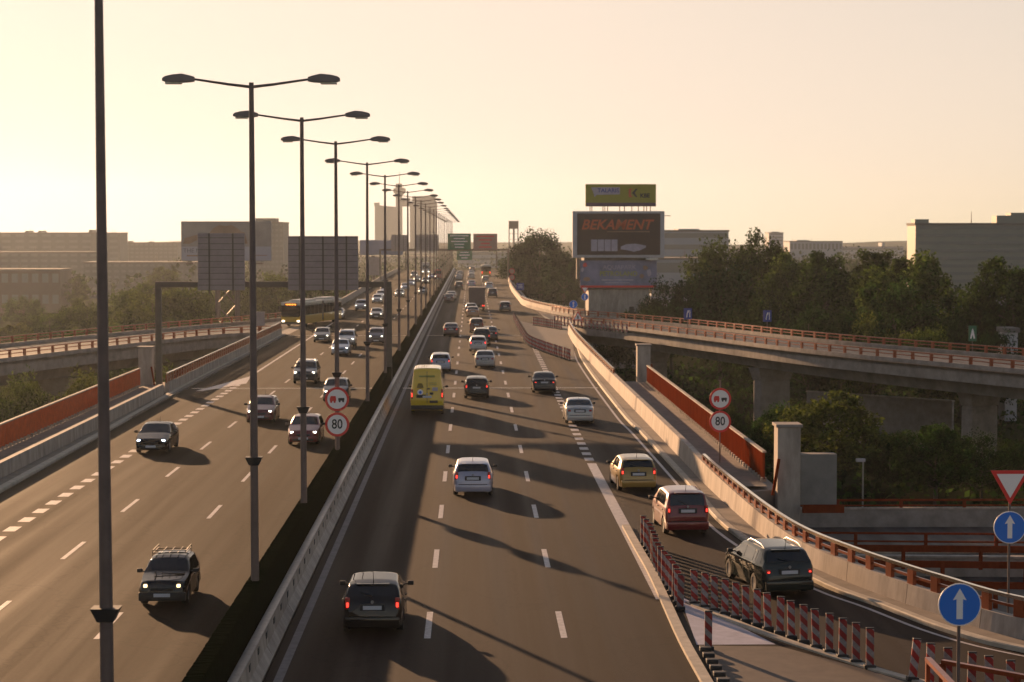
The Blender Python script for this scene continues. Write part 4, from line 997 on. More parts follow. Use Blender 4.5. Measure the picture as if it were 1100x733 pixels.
tag(MB().sweep(gk, [(.0,-.02),(.0,.11),(.28,.11),(.28,-.02)]).build('kerb', M['kerb']), kind='structure')
gk2 = smooth_path([(6.5,59.9),(7.5,56.7),(8.43,54.3),(9.3,52.4),(10.2,50.5),(10.95,49.2),(12.8,46.6)])
tag(MB().sweep(gk2, [(-.22,-.02),(-.22,.05),(.06,.05),(.06,-.02)]).build('kerb', M['kerb']), kind='structure')
gkA = smooth_path([(5.97,259.5),(6.05,219),(6.42,199),(9.1,176.5)])
tag(MB().sweep(gkA, [(.0,-.02),(.0,.16),(.3,.16),(.3,-.02)]).build('kerb', M['kerb']), kind='structure')
gkB = smooth_path([(7.95,246.5),(11.0,234.5)])
tag(MB().sweep(gkB, [(-.3,-.02),(-.3,.16),(.0,.16),(.0,-.02)]).build('kerb', M['kerb']), kind='structure')
g = 'striped delineator posts around the far gore'
for p, d in resample(offset(gkA, .45), 1.3): delineator(p.x, p.y, .5 if p.y < 200 else 0, 'small striped post in the packed row on the sunlit edge of the far gore', g)
for p, d in resample(offset(gkB, .3), .9): delineator(p.x, p.y, .3, 'small striped post in the short row behind the far gore', g)
for p, d in resample([(11.3,250.2),(14.2,239.8),(18.5,226.5)], 1.3): delineator(p.x-.9, p.y-.4, .4, 'small striped post standing in the row along the near edge of the right ramp', g)

# ------------------------------------------------------------------ cars
def interp(tab, y):
    """piecewise linear through (y, v), rounded at the corners"""
    def lin(q):
        if q >= tab[0][0]: return tab[0][1]
        for (a, va), (b, vb) in zip(tab[:-1], tab[1:]):
            if q >= b: return vb + (va-vb)*(q-b)/(a-b) if a != b else vb
        return tab[-1][1]
    w = .05
    return (lin(y-w)+2*lin(y-w/2)+2*lin(y)+2*lin(y+w/2)+lin(y+w))/8
CARS = {
 # top profile front -> rear, belt, half width, wheel axles, glass (windscreen y range, side glass ranges, rear glass range)
 'hatch': dict(L=4.05,top=[(2.02,.60),(1.95,.76),(1.25,.93),(.95,1.00),(.28,1.40),(-.25,1.47),(-1.2,1.42),(-1.58,1.36),(-1.88,1.00),(-1.97,.92),(-2.03,.60)],
     belt=[(2.02,.58),(1.3,.84),(.9,.92),(-1.85,1.00),(-2.03,.58)],w=[(2.02,.56),(1.88,.77),(1.3,.86),(-1.3,.865),(-1.85,.80),(-2.03,.68)],ax=(1.28,-1.27),r=.31,
     ws=(.92,.34),rg=(-1.60,-1.84),side=[(.55,-.35),(-.42,-1.35)],tum=.36,tl=(.69,-1.90,.89,.13,.32),hl=(.60,1.90,.70,.17,.10),pl=(-1.99,.78)),
 'sedan': dict(L=4.5,top=[(2.25,.60),(2.17,.74),(1.35,.91),(1.05,.97),(.35,1.36),(-.2,1.42),(-.85,1.38),(-1.05,1.32),(-1.62,1.02),(-2.12,.97),(-2.2,.88),(-2.26,.58)],
     belt=[(2.25,.58),(1.4,.82),(1.0,.90),(-1.6,.95),(-2.15,.93),(-2.26,.56)],w=[(2.25,.58),(2.08,.78),(1.4,.865),(-1.4,.875),(-2.05,.81),(-2.26,.70)],ax=(1.38,-1.34),r=.315,
     ws=(1.0,.42),rg=(-1.04,-1.56),side=[(.65,-.25),(-.32,-1.1)],tum=.38,tl=(.62,-2.16,.80,.17,.12),hl=(.62,2.12,.68,.17,.09),pl=(-2.22,.78)),
 'wagon': dict(L=4.6,top=[(2.28,.60),(2.2,.76),(1.4,.93),(1.1,.99),(.42,1.40),(-.1,1.47),(-1.6,1.45),(-1.85,1.41),(-2.18,1.02),(-2.25,.92),(-2.32,.58)],
     belt=[(2.28,.58),(1.45,.84),(1.0,.92),(-2.15,.98),(-2.32,.56)],w=[(2.28,.58),(2.1,.78),(1.4,.87),(-1.5,.875),(-2.1,.81),(-2.32,.70)],ax=(1.42,-1.30),r=.315,
     ws=(1.06,.48),rg=(-1.88,-2.14),side=[(.7,-.22),(-.29,-1.12),(-1.2,-1.85)],tum=.34,tl=(.66,-2.2,.80,.14,.13),hl=(.62,2.15,.68,.17,.10),pl=(-2.27,.78),rails=True),
 'mpv': dict(L=3.9,top=[(1.95,.64),(1.88,.84),(1.42,1.02),(1.15,1.12),(.55,1.52),(.0,1.62),(-1.3,1.60),(-1.66,1.55),(-1.86,1.08),(-1.92,.95),(-1.96,.60)],
     belt=[(1.95,.62),(1.4,.92),(1.0,1.00),(-1.8,1.04),(-1.96,.58)],w=[(1.95,.58),(1.8,.76),(1.3,.83),(-1.4,.84),(-1.82,.80),(-1.96,.72)],ax=(1.22,-1.22),r=.30,
     ws=(1.1,.62),rg=(-1.67,-1.85),side=[(.75,-.3),(-.37,-1.45)],tum=.24,tl=(.70,-1.89,.98,.11,.30),hl=(.58,1.82,.80,.17,.12),pl=(-1.93,.92)),
 'suv': dict(L=4.4,top=[(2.2,.72),(2.12,.92),(1.42,1.08),(1.1,1.14),(.5,1.58),(.0,1.68),(-1.5,1.66),(-1.85,1.60),(-2.08,1.12),(-2.14,1.0),(-2.2,.62)],
     belt=[(2.2,.70),(1.4,.98),(1.0,1.06),(-2.05,1.1),(-2.2,.62)],w=[(2.2,.64),(2.05,.82),(1.4,.90),(-1.5,.905),(-2.05,.85),(-2.2,.76)],ax=(1.36,-1.32),r=.36,
     ws=(1.05,.58),rg=(-1.88,-2.07),side=[(.65,-.3),(-.37,-1.2),(-1.28,-1.85)],tum=.28,tl=(.72,-2.1,.98,.11,.26),hl=(.66,2.06,.86,.18,.12),pl=(-2.15,.86),rails=True),
 'oldbox': dict(L=3.5,top=[(1.74,.60),(1.70,.80),(1.0,.90),(.72,.95),(.25,1.30),(-.1,1.37),(-1.05,1.36),(-1.35,1.30),(-1.66,.95),(-1.70,.85),(-1.75,.55)],
     belt=[(1.74,.58),(1.0,.80),(.7,.87),(-1.6,.90),(-1.75,.53)],w=[(1.74,.66),(1.66,.74),(1.1,.77),(-1.2,.775),(-1.64,.74),(-1.75,.66)],ax=(1.08,-1.06),r=.28,
     ws=(.64,.28),rg=(-1.37,-1.62),side=[(.45,-.3),(-.36,-1.2)],tum=.30,tl=(.58,-1.69,.72,.14,.12),hl=(.52,1.72,.68,.12,.10),pl=(-1.73,.62),rack=True),
 'van': dict(L=5.6,top=[(2.8,.70),(2.72,1.05),(2.1,1.30),(1.9,1.42),(1.25,2.20),(.8,2.62),(.2,2.74),(-2.5,2.72),(-2.72,2.62),(-2.79,1.2),(-2.82,.60)],
     belt=[(2.8,.68),(2.1,1.15),(1.7,1.28),(-2.7,1.35),(-2.82,.6)],w=[(2.8,.66),(2.6,.90),(2.0,.97),(-2.3,.98),(-2.72,.96),(-2.82,.93)],ax=(1.75,-1.65),r=.34,
     ws=(1.85,1.20),rg=None,side=[(1.15,.35)],tum=.13,tl=(.88,-2.8,1.25,.11,.55),hl=(.74,2.66,.95,.2,.16),pl=(-2.83,1.08)),
}
def arch(y, axs, r, zb):
    z = zb
    for a in axs:
        d = abs(y-a); R_ = r+.055
        if d < R_: z = max(z, r + math.sqrt(R_*R_-d*d))
    return z
def build_type(t):
    c = CARS[t]; y1, y0 = c['top'][0][0], c['top'][-1][0]; zb = .20 if t not in ('suv','van') else .28
    parts = []      # (name, mesh, material key, parent index)
    ys = []
    y = y1
    while y > y0: ys.append(y); y -= .055
    ys.append(y0)
    def sec(y):
        zt, be, w = interp(c['top'],y), interp(c['belt'],y), interp(c['w'],y)
        be = min(be, zt-.02); h = zt-be; wt = w - h*c['tum'] - .05
        zl = arch(y, c['ax'], c['r'], zb); zl = min(zl, be-.06)
        return zt, be, w, wt, zl
    def ring(y):
        zt, be, w, wt, zl = sec(y); h = zt-be
        zm = max(zl+.02, zb+(be-zb)*.58)
        half = [(0,zl+.02),(w*.70,zl+.02),(w*.94,zl),(w*.985,zl+.035),(w*1.0,zm),(w*.995,be-.05),(w*.965,be),
                (wt+.025+(w*.965-wt-.025)*.5, be+h*.5-.02*0), (wt+.03, zt-min(.07,h*.25)), (wt-.03, zt-min(.025,h*.1)), (wt*.72, zt+.008), (wt*.36, zt+.02), (0,zt+.024)]
        full = half + [(-x,z) for x, z in half[-2:0:-1]]
        return [(x,y,z) for x, z in full]
    rings = [ring(y) for y in ys]; n = len(rings[0]); mb = MB()
    fs = [[i*n+k,(i+1)*n+k,(i+1)*n+(k+1)%n,i*n+(k+1)%n] for i in range(len(rings)-1) for k in range(n)]
    fs += [list(range(n)), [(len(rings)-1)*n+k for k in range(n)][::-1]]
    mb.add([p for r_ in rings for p in r_], fs)
    parts.append(('body', mb.mesh('body', 38), 'PAINT', None))
    def top_patch(ya, yb, kw=.93, off=.008):
        mb = MB(); N, K = 6, 8; vs = []
        for i in range(N+1):
            y = ya+(yb-ya)*i/N; zt, be, w, wt, zl = sec(y)
            e = .02; dz = (interp(c['top'],y+e)-interp(c['top'],y-e))/(2*e); nl = math.sqrt(1+dz*dz)
            for k in range(K+1):
                u = -1+2*k/K; x = u*(wt-.03)*kw; a = abs(x)/max(wt,.01)
                zz = zt + (.024 - .016*(a/.72) if a < .72 else .008-.033*(a-.72)/.28)
                vs.append((x, y-dz/nl*off, zz+off/nl))
        mb.add(vs, [[i*(K+1)+k,i*(K+1)+k+1,(i+1)*(K+1)+k+1,(i+1)*(K+1)+k] for i in range(N) for k in range(K)]); return mb.mesh('glass', 60)
    parts.append(('windscreen', top_patch(*c['ws']), 'glass', None))
    if c['rg']: parts.append(('rear_window', top_patch(*c['rg'], kw=.96), 'glass', None))
    for sgn in (-1, 1):
        for j, (ya, yb) in enumerate(c['side']):
            mb = MB(); N, K = 5, 3; vs = []
            for i in range(N+1):
                for k in range(K+1):
                    f = .08+.84*k/K
                    yy = ya+(yb-ya)*i/N
                    if j == 0: yy = yy - (ya-yb)*.42*(1-i/N)*f
                    if j == len(c['side'])-1 and t != 'van': yy = yy + .10*(i/N)*f
                    zt, be, w, wt, zl = sec(yy); h = zt-be
                    z_hi = zt-min(.07,h*.25); x = w*.965+(wt+.03-w*.965)*f
                    vs.append((sgn*(x+.012), yy, be+(z_hi-be)*f+.004))
            mb.add(vs, [[i*(K+1)+k,i*(K+1)+k+1,(i+1)*(K+1)+k+1,(i+1)*(K+1)+k] for i in range(N) for k in range(K)])
            parts.append(('side_window', mb.mesh('side_window', 60), 'glass', None))
    wx = interp(c['w'],0)
    for sgn in (-1, 1):
        x, yy, z, w, h = c['tl']
        parts.append(('tail_lamp', MB().bbox(sgn*x-w/2,sgn*x+w/2,yy-.075,yy+.05,z-h/2,z+h/2,.025).mesh('tail_lamp', 50), 'red_lens', None))
        parts.append(('bulb', MB().bbox(sgn*x-w*.30,sgn*x+w*.30,yy-.083,yy-.05,z-h*.34,z+h*.10,.02).mesh('bulb', 50), 'TAIL', len(parts)-1))
        x, yy, z, w, h = c['hl']
        parts.append(('headlamp', MB().bbox(sgn*x-w/2,sgn*x+w/2,yy-.05,yy+.075,z-h/2,z+h/2,.03).mesh('headlamp', 50), 'HEAD', None))
        my = c['side'][0][0]+.05
        be = interp(c['belt'],my)
        mb = MB().bbox(sgn*(wx+.12)-.09,sgn*(wx+.12)+.09,my-.05,my+.06,be+.03,be+.16,.03); mb.box(*sorted((sgn*(wx-.05),sgn*(wx+.05))),my-.02,my+.03,be+.05,be+.09)
        parts.append(('mirror', mb.mesh('mirror', 50), 'black', None))
        for a in c['ax']:
            r = c['r']; tw = .20; xo = wx-.025; ix = xo-tw; mb = MB(); N = 20; prof = [(ix,r*.55),(ix,r*.93),(ix+.03,r),(xo-.03,r),(xo,r*.93),(xo,r*.62)]
            vs = [(sgn*px, a+rr*math.cos(2*math.pi*k/N), r+rr*math.sin(2*math.pi*k/N)) for px, rr in prof for k in range(N)]
            mb.add(vs, [[i*N+k,i*N+(k+1)%N,(i+1)*N+(k+1)%N,(i+1)*N+k] for i in range(5) for k in range(N)]+[list(range(N))])
            parts.append(('wheel', mb.mesh('wheel', 50), 'rubber', None)); wi = len(parts)-1
            mb = MB(); vs = [(sgn*(xo-.012), a+r*.63*math.cos(2*math.pi*k/N), r+r*.63*math.sin(2*math.pi*k/N)) for k in range(N)] + [(sgn*(xo-.03),a,r)]
            mb.add(vs, [[k,(k+1)%N,N] for k in range(N)])
            parts.append(('rim', mb.mesh('rim'), 'rim', wi))
    def side_line(y, z0, z1, sgn):
        vs = []
        for k in range(5):
            z = z0+(z1-z0)*k/4
            for dy in (-.011,.011):
                zt, be, w, wt, zl = sec(y+dy); zm = max(zl+.02, zb+(be-zb)*.58)
                x = w*(.985+.015*min(1,max(0,(z-zl)/(zm-zl)))) if z < zm else w*(1-.035*max(0,(z-be+.05)/.05)) if z > be-.05 else w
                vs.append((sgn*(x+.003), y+dy, z))
        return vs, [[2*k,2*k+1,2*k+3,2*k+2] for k in range(4)]
    for sgn in (-1, 1):
        mb = MB(); ends = [c['side'][0][0]+.12]+[b_ for a_, b_ in c['side']][:2]
        for yy in ends:
            if arch(yy, c['ax'], c['r'], zb) > zb+.02: yy = yy
            z0_ = max(zb+.10, arch(yy, c['ax'], c['r'], zb)+.03); mb.add(*side_line(yy, z0_, interp(c['belt'],yy)-.01, sgn))
        parts.append(('door_seam', mb.mesh('door_seam'), 'black', None))
        for a_, b_ in c['side'][:2]:
            be_ = interp(c['belt'],b_); w_ = interp(c['w'],b_)
            parts.append(('door_handle', MB().bbox(*sorted((sgn*(w_-.01),sgn*(w_+.03))),b_+.10,b_+.28,be_-.14,be_-.10,.01).mesh('door_handle'), 'black', None))
    ry = c['top'][-1][0]; fy = c['top'][0][0]; wr = interp(c['w'],ry+.12); wf = interp(c['w'],fy-.12)
    bz_ = .52 if t not in ('suv','van') else .58
    dark = t in ('suv','van','oldbox')
    parts.append(('rear_bumper', MB().bbox(-wr,wr,ry-.05,ry+.16,zb+.03,bz_,.05).mesh('rear_bumper', 50), 'black' if dark else 'PAINT', None))
    parts.append(('front_bumper', MB().bbox(-wf,wf,fy-.16,fy+.05,zb+.0,bz_-.04,.05).mesh('front_bumper', 50), 'black' if dark else 'PAINT', None))
    parts.append(('grille', MB().bbox(-.36,.36,fy-.03,fy+.025,bz_-.01,bz_+.09,.02).mesh('grille'), 'black', None))
    parts.append(('air_intake', MB().bbox(-.55,.55,fy+.02,fy+.056,zb+.06,zb+.16,.015).mesh('air_intake'), 'black', None))
    parts.append(('underbody', MB().box(-wx*.8,wx*.8,ry+.35,fy-.35,zb-.03,zb+.12).mesh('underbody'), 'black', None))
    py, pz = c['pl']
    if t != 'van':
        parts.append(('tailgate_seam', MB().bbox(-wr*.80,wr*.80,ry-.053,ry-.02,bz_+.005,bz_+.025,.004).mesh('tailgate_seam'), 'black', None))
        parts.append(('plate_recess', MB().bbox(-.34,.34,py-.045,py+.03,pz-.09,pz+.10,.02).mesh('plate_recess'), 'black', None))
        if t != 'sedan':
            ya_, yb_ = c['rg']; yt_ = ya_+.03
            parts.append(('spoiler', MB().bbox(-.46,.46,yt_-.10,yt_+.08,interp(c['top'],yt_)-.005,interp(c['top'],yt_)+.035,.015).mesh('spoiler', 50), 'PAINT', None))
            parts.append(('rear_wiper', MB().tube([(.0,yb_-.03,interp(c['top'],yb_)+.045),(-.33,yb_+.06,interp(c['top'],yb_+.06)+.045)],.012,5).mesh('rear_wiper'), 'black', None))
    parts.append(('badge', MB().disc((0,py-.05,pz+.16),.045,.03,12).mesh('badge'), 'rim', None))
    parts.append(('number_plate', MB().bbox(-.26,.26,py-.055,py+.02,pz-.055,pz+.055,.008).mesh('number_plate'), 'plate', None))
    parts.append(('number_plate', MB().bbox(-.26,.26,fy+.045,fy+.065,bz_-.19,bz_-.08,.008).mesh('number_plate'), 'plate', None))
    if t in ('hatch','wagon','mpv','sedan'):
        ya = -.9 if t == 'sedan' else c['side'][-1][1]+.05
        parts.append(('antenna', MB().tube([(0,ya,interp(c['top'],ya)),(0,ya-.10,interp(c['top'],ya)+.28)],[.012,.006],5).mesh('antenna'), 'black', None))
    if c.get('rails'):
        for sgn in (-1, 1):
            pts = []
            for k in range(7):
                yy = .1+(-1.6-.1)*k/6; zt, be, w, wt, zl = sec(yy); pts.append((sgn*(wt-.06), yy, zt+(.065 if 0 < k < 6 else -.01)))
            parts.append(('roof_rail', MB().tube(pts, .02, 6).mesh('roof_rail', 60), 'steel', None))
    if c.get('rack'):
        mb = MB()
        for yy in (.05,-.95):
            mb.tube([(-.55,yy,1.34),(-.56,yy,1.45),(.56,yy,1.45),(.55,yy,1.34)], .018, 6)
        for xx in (-.52,-.26,0,.26,.52): mb.tube([(xx,.18,1.47),(xx,-1.12,1.47)], .014, 5)
        for xx in (-.53,.53): mb.tube([(xx,.18,1.47),(xx,.18,1.56),(xx,-1.12,1.56),(xx,-1.12,1.47)], .014, 5)
        mb.tube([(-.53,.18,1.56),(.53,.18,1.56)], .014, 5)
        parts.append(('roof_rack', mb.mesh('roof_rack', 60), 'black', None))
    return parts
TYPES = {}
def car(t, x, y, away, col, label, tail='red_lens', head='head_off', rz=0.0, metal=.25, nm=None, cat='car', group='cars on the motorway', scale=1.0):
    """x, y = middle of the end nearest the camera, on the road"""
    if t not in TYPES: TYPES[t] = build_type(t)
    c = CARS[t]; L2 = -c['top'][-1][0] if away else c['top'][0][0]
    a = rz if away else math.pi+rz
    d = Vector((-math.sin(rz), math.cos(rz), 0))
    names = {'hatch':'hatchback_car','sedan':'sedan_car','wagon':'estate_car','mpv':'compact_minivan','suv':'offroad_car','oldbox':'old_small_car','van':'delivery_van'}
    r = empty(nm or names[t], (x+d.x*L2, y+d.y*L2, 0.004), a); r.scale = (scale,)*3
    tag(r, label, cat, group); objs = []
    for name, me, mk_, pi in TYPES[t]:
        m = {'PAINT': car_paint(col, metal), 'TAIL': M[tail], 'HEAD': M[head]}.get(mk_) or M[mk_]
        objs.append(link(name, me, r if pi is None else objs[pi], m))
    return r
BLK = (.006,.005,.005); NAVY = (.012,.013,.018); SIL = (.42,.42,.46); GREY = (.17,.17,.18); DRED = (.10,.012,.012); RED = (.22,.02,.02); WHT = (.62,.60,.58)
GA, GB = 'cars driving away on the right carriageway', 'cars coming towards the viewer on the left carriageway'
A = [
 ('hatch',-2.76,55.1,BLK,'big black hatchback with glowing tail lamps, nearest car on the outgoing road','red_on',0),
 ('hatch',.05,84.6,(.40,.38,.46),'silver lilac hatchback alone in the middle lane with white number plate','red_on',0),
 ('hatch',7.22,86.0,(.36,.22,.05),'golden yellow hatchback in the merging lane','red_on',.05),
 ('mpv',7.99,73.4,(.16,.015,.015),'dark red tall compact car following the golden one in the merging lane','red_on',.06),
 ('wagon',9.75,60.7,(.02,.024,.02),'dark estate car with roof rails on the merging curve beside the striped posts','red_on',.16),
 ('sedan',6.37,117.2,(.38,.37,.36),'silver sedan crossing the dashed line at the right of the outgoing road','red_lens',0),
 ('sedan',5.12,140.1,NAVY,'dark sedan on the expansion joint in the right lane','red_on',0),
 ('hatch',.34,135.4,BLK,'black hatchback right of the yellow van','red_on',0),
 ('hatch',-2.54,163,(.30,.32,.40),'silver blue hatchback just ahead of the yellow van','red_on',0),
 ('sedan',1.12,166.8,(.26,.25,.25),'grey sedan in the middle lane behind the silver hatchback with brake lights','red_lens',0),
 ('hatch',.62,190.9,(.40,.38,.38),'silver hatchback with three bright brake lights in the middle lane','red_brake',0),
 ('suv',1.05,202,BLK,'dark car half hidden ahead of the braking silver hatchback','red_on',0),
 ('sedan',1.95,211,NAVY,'dark car with one red lamp showing at the right of the bunch','red_on',0),
 ('mpv',.57,228,(.16,.05,.02),'reddish brown car at the head of the bunch in the middle lane','red_lens',0),
 ('sedan',-2.26,219.9,(.05,.02,.02),'dark maroon sedan alone in the left lane at the far joint','red_on',0),
 ('sedan',.18,271.4,(.42,.22,.12),'coppery car right behind the box truck','red_lens',0),
 ('hatch',-.05,284,(.32,.30,.30),'pale car tucked between the coppery car and the box truck','red_lens',0),
 ('hatch',4.9,291.2,(.04,.035,.035),'dark hatchback in the right lane near the far gore','red_lens',0),
 ('suv',3.75,356.6,(.05,.04,.05),'dark car right of the box truck with sunlit corner','red_lens',0),
 ('sedan',-3.75,332,(.12,.06,.05),'brownish sedan, nearer of a close pair in the left lane','red_lens',0),
 ('sedan',-3.5,346,(.25,.24,.24),'grey sedan, farther of a close pair in the left lane','red_lens',0),
 ('suv',-2.57,408,(.03,.02,.02),'boxy dark jeep in the left lane far ahead','red_lens',0),
 ('sedan',.0,431.5,(.30,.30,.36),'silvery car with red lamps beyond the box truck','red_on',0),
 ('hatch',3.65,412,(.42,.42,.44),'silver car in the right lane beyond the dark sunlit one','red_lens',0),
 ('hatch',3.35,478,(.30,.24,.20),'sunlit pale car just behind the far yellow bus','red_lens',0),
 ('sedan',-3.16,501,(.34,.34,.35),'small pale car far off in the left lane','red_lens',0),
 ('sedan',-3.2,545,(.14,.13,.13),'tiny grey car ahead of the small pale one in the far left lane','red_lens',0),
 ('hatch',.0,513,(.30,.30,.30),'tiny pale car in the far middle lane','red_lens',0),
 ('sedan',-.1,556,(.35,.34,.33),'tiny pale car ahead in the far middle lane','red_lens',0),
 ('hatch',.3,618,(.06,.04,.04),'farthest dark speck of a car at the crest','red_lens',0),
]
for t, x, y, col, lb, tail, rz in A: car(t, x, y, True, col, lb, tail=tail, rz=rz, group=GA)
Bc = [
 ('oldbox',-9.25,59.4,BLK,'small old black car with roof rack coming closest on the oncoming road','head_warm'),
 ('sedan',-16.3,101.6,BLK,'black car with cold bluish lamps near the left kerb','head_cold'),
 ('hatch',-12.53,118.2,(.13,.02,.02),'dark red hatchback with bright lamps left of the second lamp post','head_on'),
 ('hatch',-8.9,105.5,(.17,.02,.02),'maroon hatchback behind the third lamp post, nearest to the round signs','head_on'),
 ('suv',-12.48,149.3,(.03,.035,.04),'dark offroad car with roof rails above the maroon hatchback','head_on'),
 ('hatch',-9.11,133.3,(.05,.06,.075),'blue grey hatchback half hidden by the round signs','head_on'),
 ('sedan',-12.2,185.2,(.30,.34,.42),'pale blue sedan behind the fourth lamp post','head_on'),
 ('suv',-12.45,198,(.35,.35,.37),'pale tall car right behind the pale blue sedan','head_on'),
 ('hatch',-15.6,207.9,(.10,.09,.08),'dark boxy car on the solid line left of the pale blue sedan','head_on'),
 ('mpv',-9.75,204.2,(.10,.08,.09),'dark van-like car with one lamp lit right of the gantry','head_on'),
 ('sedan',-17.85,265.7,(.22,.22,.26),'grey car right beside the articulated bus','head_on'),
 ('suv',-16.2,292.7,(.20,.20,.24),'grey car in the left lane between bus and far queue','head_on'),
 ('sedan',-12.67,265.6,(.10,.09,.08),'dark car under the end of the gantry beam','head_on'),
 ('sedan',-15.46,327.6,(.34,.34,.36),'silver car at the near end of the far left queue','head_on'),
 ('hatch',-15.9,350,(.30,.30,.32),'pale car second in the far left queue','head_on'),
 ('hatch',-16.5,378,(.30,.30,.33),'pale hatchback behind the gantry post','head_on'),
 ('sedan',-12.96,359.6,(.30,.28,.22),'sunlit yellowish car in the far centre lane','head_on'),
 ('sedan',-13.48,405.4,(.28,.30,.40),'bluish car behind the sunlit yellowish one','head_on'),
 ('hatch',-13.3,439,(.26,.28,.38),'second bluish car further up the oncoming road','head_on'),
 ('hatch',-9.13,373.6,(.10,.11,.10),'dark car with bright lamps close to the far median','head_on'),
 ('suv',-14.9,520,(.08,.08,.08),'dark car beside the far truck','head_on'),
 ('hatch',-10.6,460,(.12,.11,.11),'dark car with one bright lamp seen between far lamp posts','head_on'),
 ('sedan',-10.2,509,(.14,.18,.34),'tiny blue car close to the red van near the crest','head_cold'),
 ('sedan',-13.0,478,(.2,.16,.14),'tiny brownish car ahead of the far truck','head_on'),
]
for t, x, y, col, lb, hd in Bc: car(t, x, y, False, col, lb, head=hd, group=GB, scale=.95 if t == 'oldbox' else 1.0)
van = car('van',-2.75,123.5,True,(.66,.43,.012),'tall bright yellow delivery van in the left lane of the outgoing road',tail='red_on',cat='van',group=GA,metal=0,scale=1.06)
for nm, x0, x1, z0, z1, mn in (('door_seam',-.012,.012,.72,2.55,'ink'),('handle',.02,.16,1.50,1.58,'ink'),('handle',.16,.36,1.20,1.33,'ink'),('sticker',.30,.62,1.42,1.62,'bb_lilac'),('plate_recess',-.62,-.08,1.02,1.20,'ink'),('text_line',-.45,.45,2.22,2.32,'bb_olive'),('vent',.15,.62,.72,.86,'ink'),('text_line',.15,.55,1.86,1.90,'bb_olive'),('text_line',.15,.55,1.76,1.80,'bb_olive')):
    f = lambda z: -2.79 - (1.2-z)*.05 if z < 1.2 else -2.79+(z-1.2)*.05
    MB().box(x0,x1,f(z0)-.045,f(z0)-.012,z0,z1).build(nm, M[mn], van)
MB().disc((-.40,-2.82,1.34),.17,.03).build('emblem', M['white'], van); MB().disc((-.40,-2.83,1.33),.09,.03).build('emblem', M['blue'], van)
MB().plate([(-.60,1.58),(-.50,1.60),(-.40,1.56),(-.30,1.60),(-.20,1.58),(-.24,1.74),(-.30,1.86),(-.50,1.86),(-.56,1.74)],-2.825,-2.78).build('logo', pm('brown print',(.22,.16,.03),.6), van)
car('van',-8.25,498,False,(.40,.05,.03),'red van near the crest on the oncoming road','red_lens','head_on',cat='van',group=GB,metal=0)

# box truck ahead
def wheel_at(r, x, y, rad, w=.3):
    mb = MB(); N = 18
    vs = [(x+px, y+rr*math.cos(2*math.pi*k/N), rad+rr*math.sin(2*math.pi*k/N)) for px, rr in ((-w/2,rad*.6),(-w/2,rad*.95),(-w/2+.04,rad),(w/2-.04,rad),(w/2,rad*.95),(w/2,rad*.6)) for k in range(N)]
    mb.add(vs, [[i*N+k,i*N+(k+1)%N,(i+1)*N+(k+1)%N,(i+1)*N+k] for i in range(5) for k in range(N)]+[list(range(N)),[5*N+k for k in range(N)]]); return mb.build('wheel', M['rubber'], r, 50)
def truck(x, y, rz, label, boxcol, cabcol, lit, group):
    r = empty('box_truck', (x,y,0.004), rz); tag(r, label, 'truck', group)
    MB().bbox(-1.22,1.22,-4.2,2.0,.95,3.45,.05).build('cargo_box', boxcol, r)
    MB().box(-1.18,-.02,-4.24,-4.2,1.05,3.3).build('rear_door', boxcol, r); MB().box(.02,1.18,-4.24,-4.2,1.05,3.3).build('rear_door', boxcol, r)
    MB().add([(-1.12,2.15,.5),(1.12,2.15,.5),(1.12,4.1,.5),(-1.12,4.1,.5),(-1.08,2.15,2.75),(1.08,2.15,2.75),(1.02,3.55,2.7),(-1.02,3.55,2.7),(1.12,4.1,1.5),(-1.12,4.1,1.5)],
       [[0,1,2,3],[4,7,6,5],[0,4,5,1],[1,5,6,8,2],[0,3,9,7,4],[2,8,9,3],[8,6,7,9]]).build('cab', cabcol, r)
    MB().add([(-.95,4.075,1.62),(.95,4.075,1.62),(.92,3.66,2.55),(-.92,3.66,2.55)],[[0,1,2,3]]).build('windscreen', M['glass'], r)
    MB().box(-.45,.45,-4.0,3.8,.55,.93).build('chassis', M['black'], r); MB().bbox(-1.15,1.15,-4.25,-4.1,.5,.68,.02).build('rear_bumper', M['black'], r)
    for s in (-1,1):
        wheel_at(r, s*1.0, -2.6, .48); wheel_at(r, s*1.0, 3.1, .48)
        MB().bbox(s*.95-.18,s*.95+.18,-4.3,-4.24,.72,.86,.02).build('tail_lamp', M['red_on' if lit else 'red_lens'], r)
        MB().bbox(s*.85-.16,s*.85+.16,4.08,4.16,.72,.92,.03).build('headlamp', M['head_on'], r)
    return r
truck(.78, 298, 0, 'brown-grey box truck in the middle lane seen from behind', pm('truck box',(.12,.085,.08),.6,var=.15), pm('truck cab',(.2,.2,.22),.4), True, GA)
truck(-13.0, 574, math.pi, 'hazy truck with pale tall box far up the oncoming road', pm('pale truck box',(.42,.38,.34),.6), pm('pale cab',(.5,.45,.42),.4), False, GB)
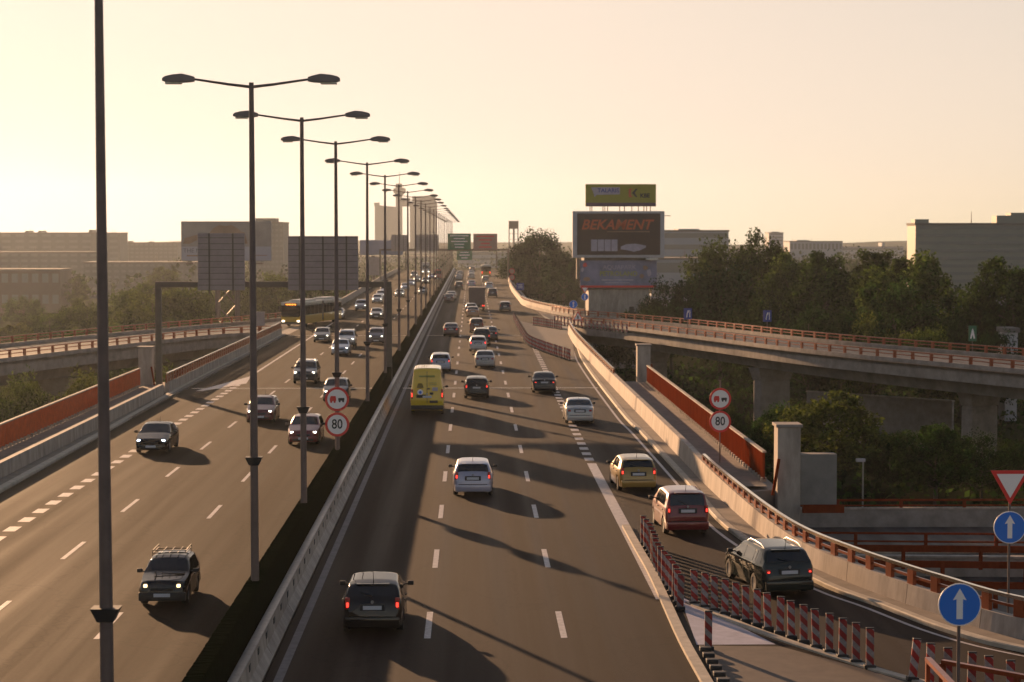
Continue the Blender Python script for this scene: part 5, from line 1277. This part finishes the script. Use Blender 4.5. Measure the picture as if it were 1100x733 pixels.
# buses
M['bus_yellow'] = pm('bus yellow', (.52,.30,.018), .35, coat=.95, var=.06)
M['bus_roof'] = pm('bus roof', (.45,.43,.38), .4, var=.1)
M['display'] = pm('bus display', (1.0,.28,.03), .5, emit=2.2)
def bus(x, y, rz, label, artic, group):
    r = empty('city_bus', (x,y,.004), rz); tag(r, label, 'bus', group)
    secs = [(-8.6,.0)] if not artic else [(-9.0,0.0),(-17.6,-9.9)]
    for i, (a, b_) in enumerate(secs):
        MB().bbox(-1.25,1.25,a,b_,.32,1.35,.06).build('lower_body', M['bus_yellow'], r)
        MB().bbox(-1.24,1.24,a,b_,1.36,2.62,.08).build('window_band', M['glass'], r)
        MB().bbox(-1.25,1.25,a,b_,2.63,3.0,.09).build('roof', M['bus_roof'], r)
        MB().bbox(-.8,.8,a+1.2,b_-1.8,3.0,3.22,.06).build('roof_unit', M['bus_roof'], r)
        for yy in ([b_-2.5, a+2.6] if i == 0 else [a+3.0]):
            for s in (-1,1): wheel_at(r, s*1.06, yy, .48)
        for s in (-1,1):
            for k in range(5):
                yy = b_-.9-k*(b_-a-1)/5
                MB().box(*sorted((s*1.235,s*1.256)), yy-.05, yy+.05, 1.36, 2.62).build('window_pillar', M['black'], r)
    if artic: MB().bbox(-1.15,1.15,-9.95,-8.95,.5,2.9,.05).build('bellows', M['black'], r)
    MB().bbox(-1.12,1.12,-.02,.06,1.22,2.5,.05).build('windscreen', M['glass'], r)
    MB().bbox(-.8,.8,.0,.075,2.58,2.86,.02).build('destination_panel', M['ink'], r)
    for k in range(7): MB().box(-.66+k*.19,-.54+k*.19,.075,.09,2.65,2.8).build('display', M['display'], r)
    MB().bbox(-1.2,1.2,-.05,.10,.34,.60,.04).build('front_bumper', M['black'], r)
    MB().bbox(-.9,.9,.0,.05,.66,1.15,.03).build('front_panel', M['bus_yellow'], r)
    e = secs[-1][0]
    MB().bbox(-1.05,1.05,e-.05,e+.02,1.6,2.6,.04).build('rear_window', M['glass'], r)
    for s in (-1,1):
        MB().bbox(s*.95-.15,s*.95+.15,.02,.12,.62,.80,.03).build('headlamp', M['head_on'], r)
        MB().bbox(s*1.05-.1,s*1.05+.1,e-.06,e+.02,.8,1.3,.03).build('tail_lamp', M['red_on'], r)
        MB().bbox(s*1.42-.08,s*1.42+.08,.1,.3,2.1,2.5,.03).build('mirror', M['black'], r)
    return r
bus(-21.9, 243, math.pi-.22, 'yellow articulated bus with lit orange display joining from the left ramp', True, GB)
bus(3.95, 552, 0, 'yellow bus far ahead seen from behind at the head of the right lane', False, GA)

# ------------------------------------------------------------------ haze
hz = MB().box(-4200,4200,-900,4300,GZ-1.0,118).build('haze', None)
tag(hz, 'warm evening haze that fades the far city', 'haze', kind='stuff')
hm = bpy.data.materials.new('warm haze'); hm.use_nodes = True; n = hm.node_tree; n.nodes.clear()
v = n.nodes.new('ShaderNodeVolumePrincipled'); o_ = n.nodes.new('ShaderNodeOutputMaterial')
v.inputs['Color'].default_value = (.58,.66,.74,1); v.inputs['Density'].default_value = HAZE_DENSITY; v.inputs['Anisotropy'].default_value = HAZE_G
n.links.new(v.outputs[0], o_.inputs['Volume']); hz.data.materials.append(hm)
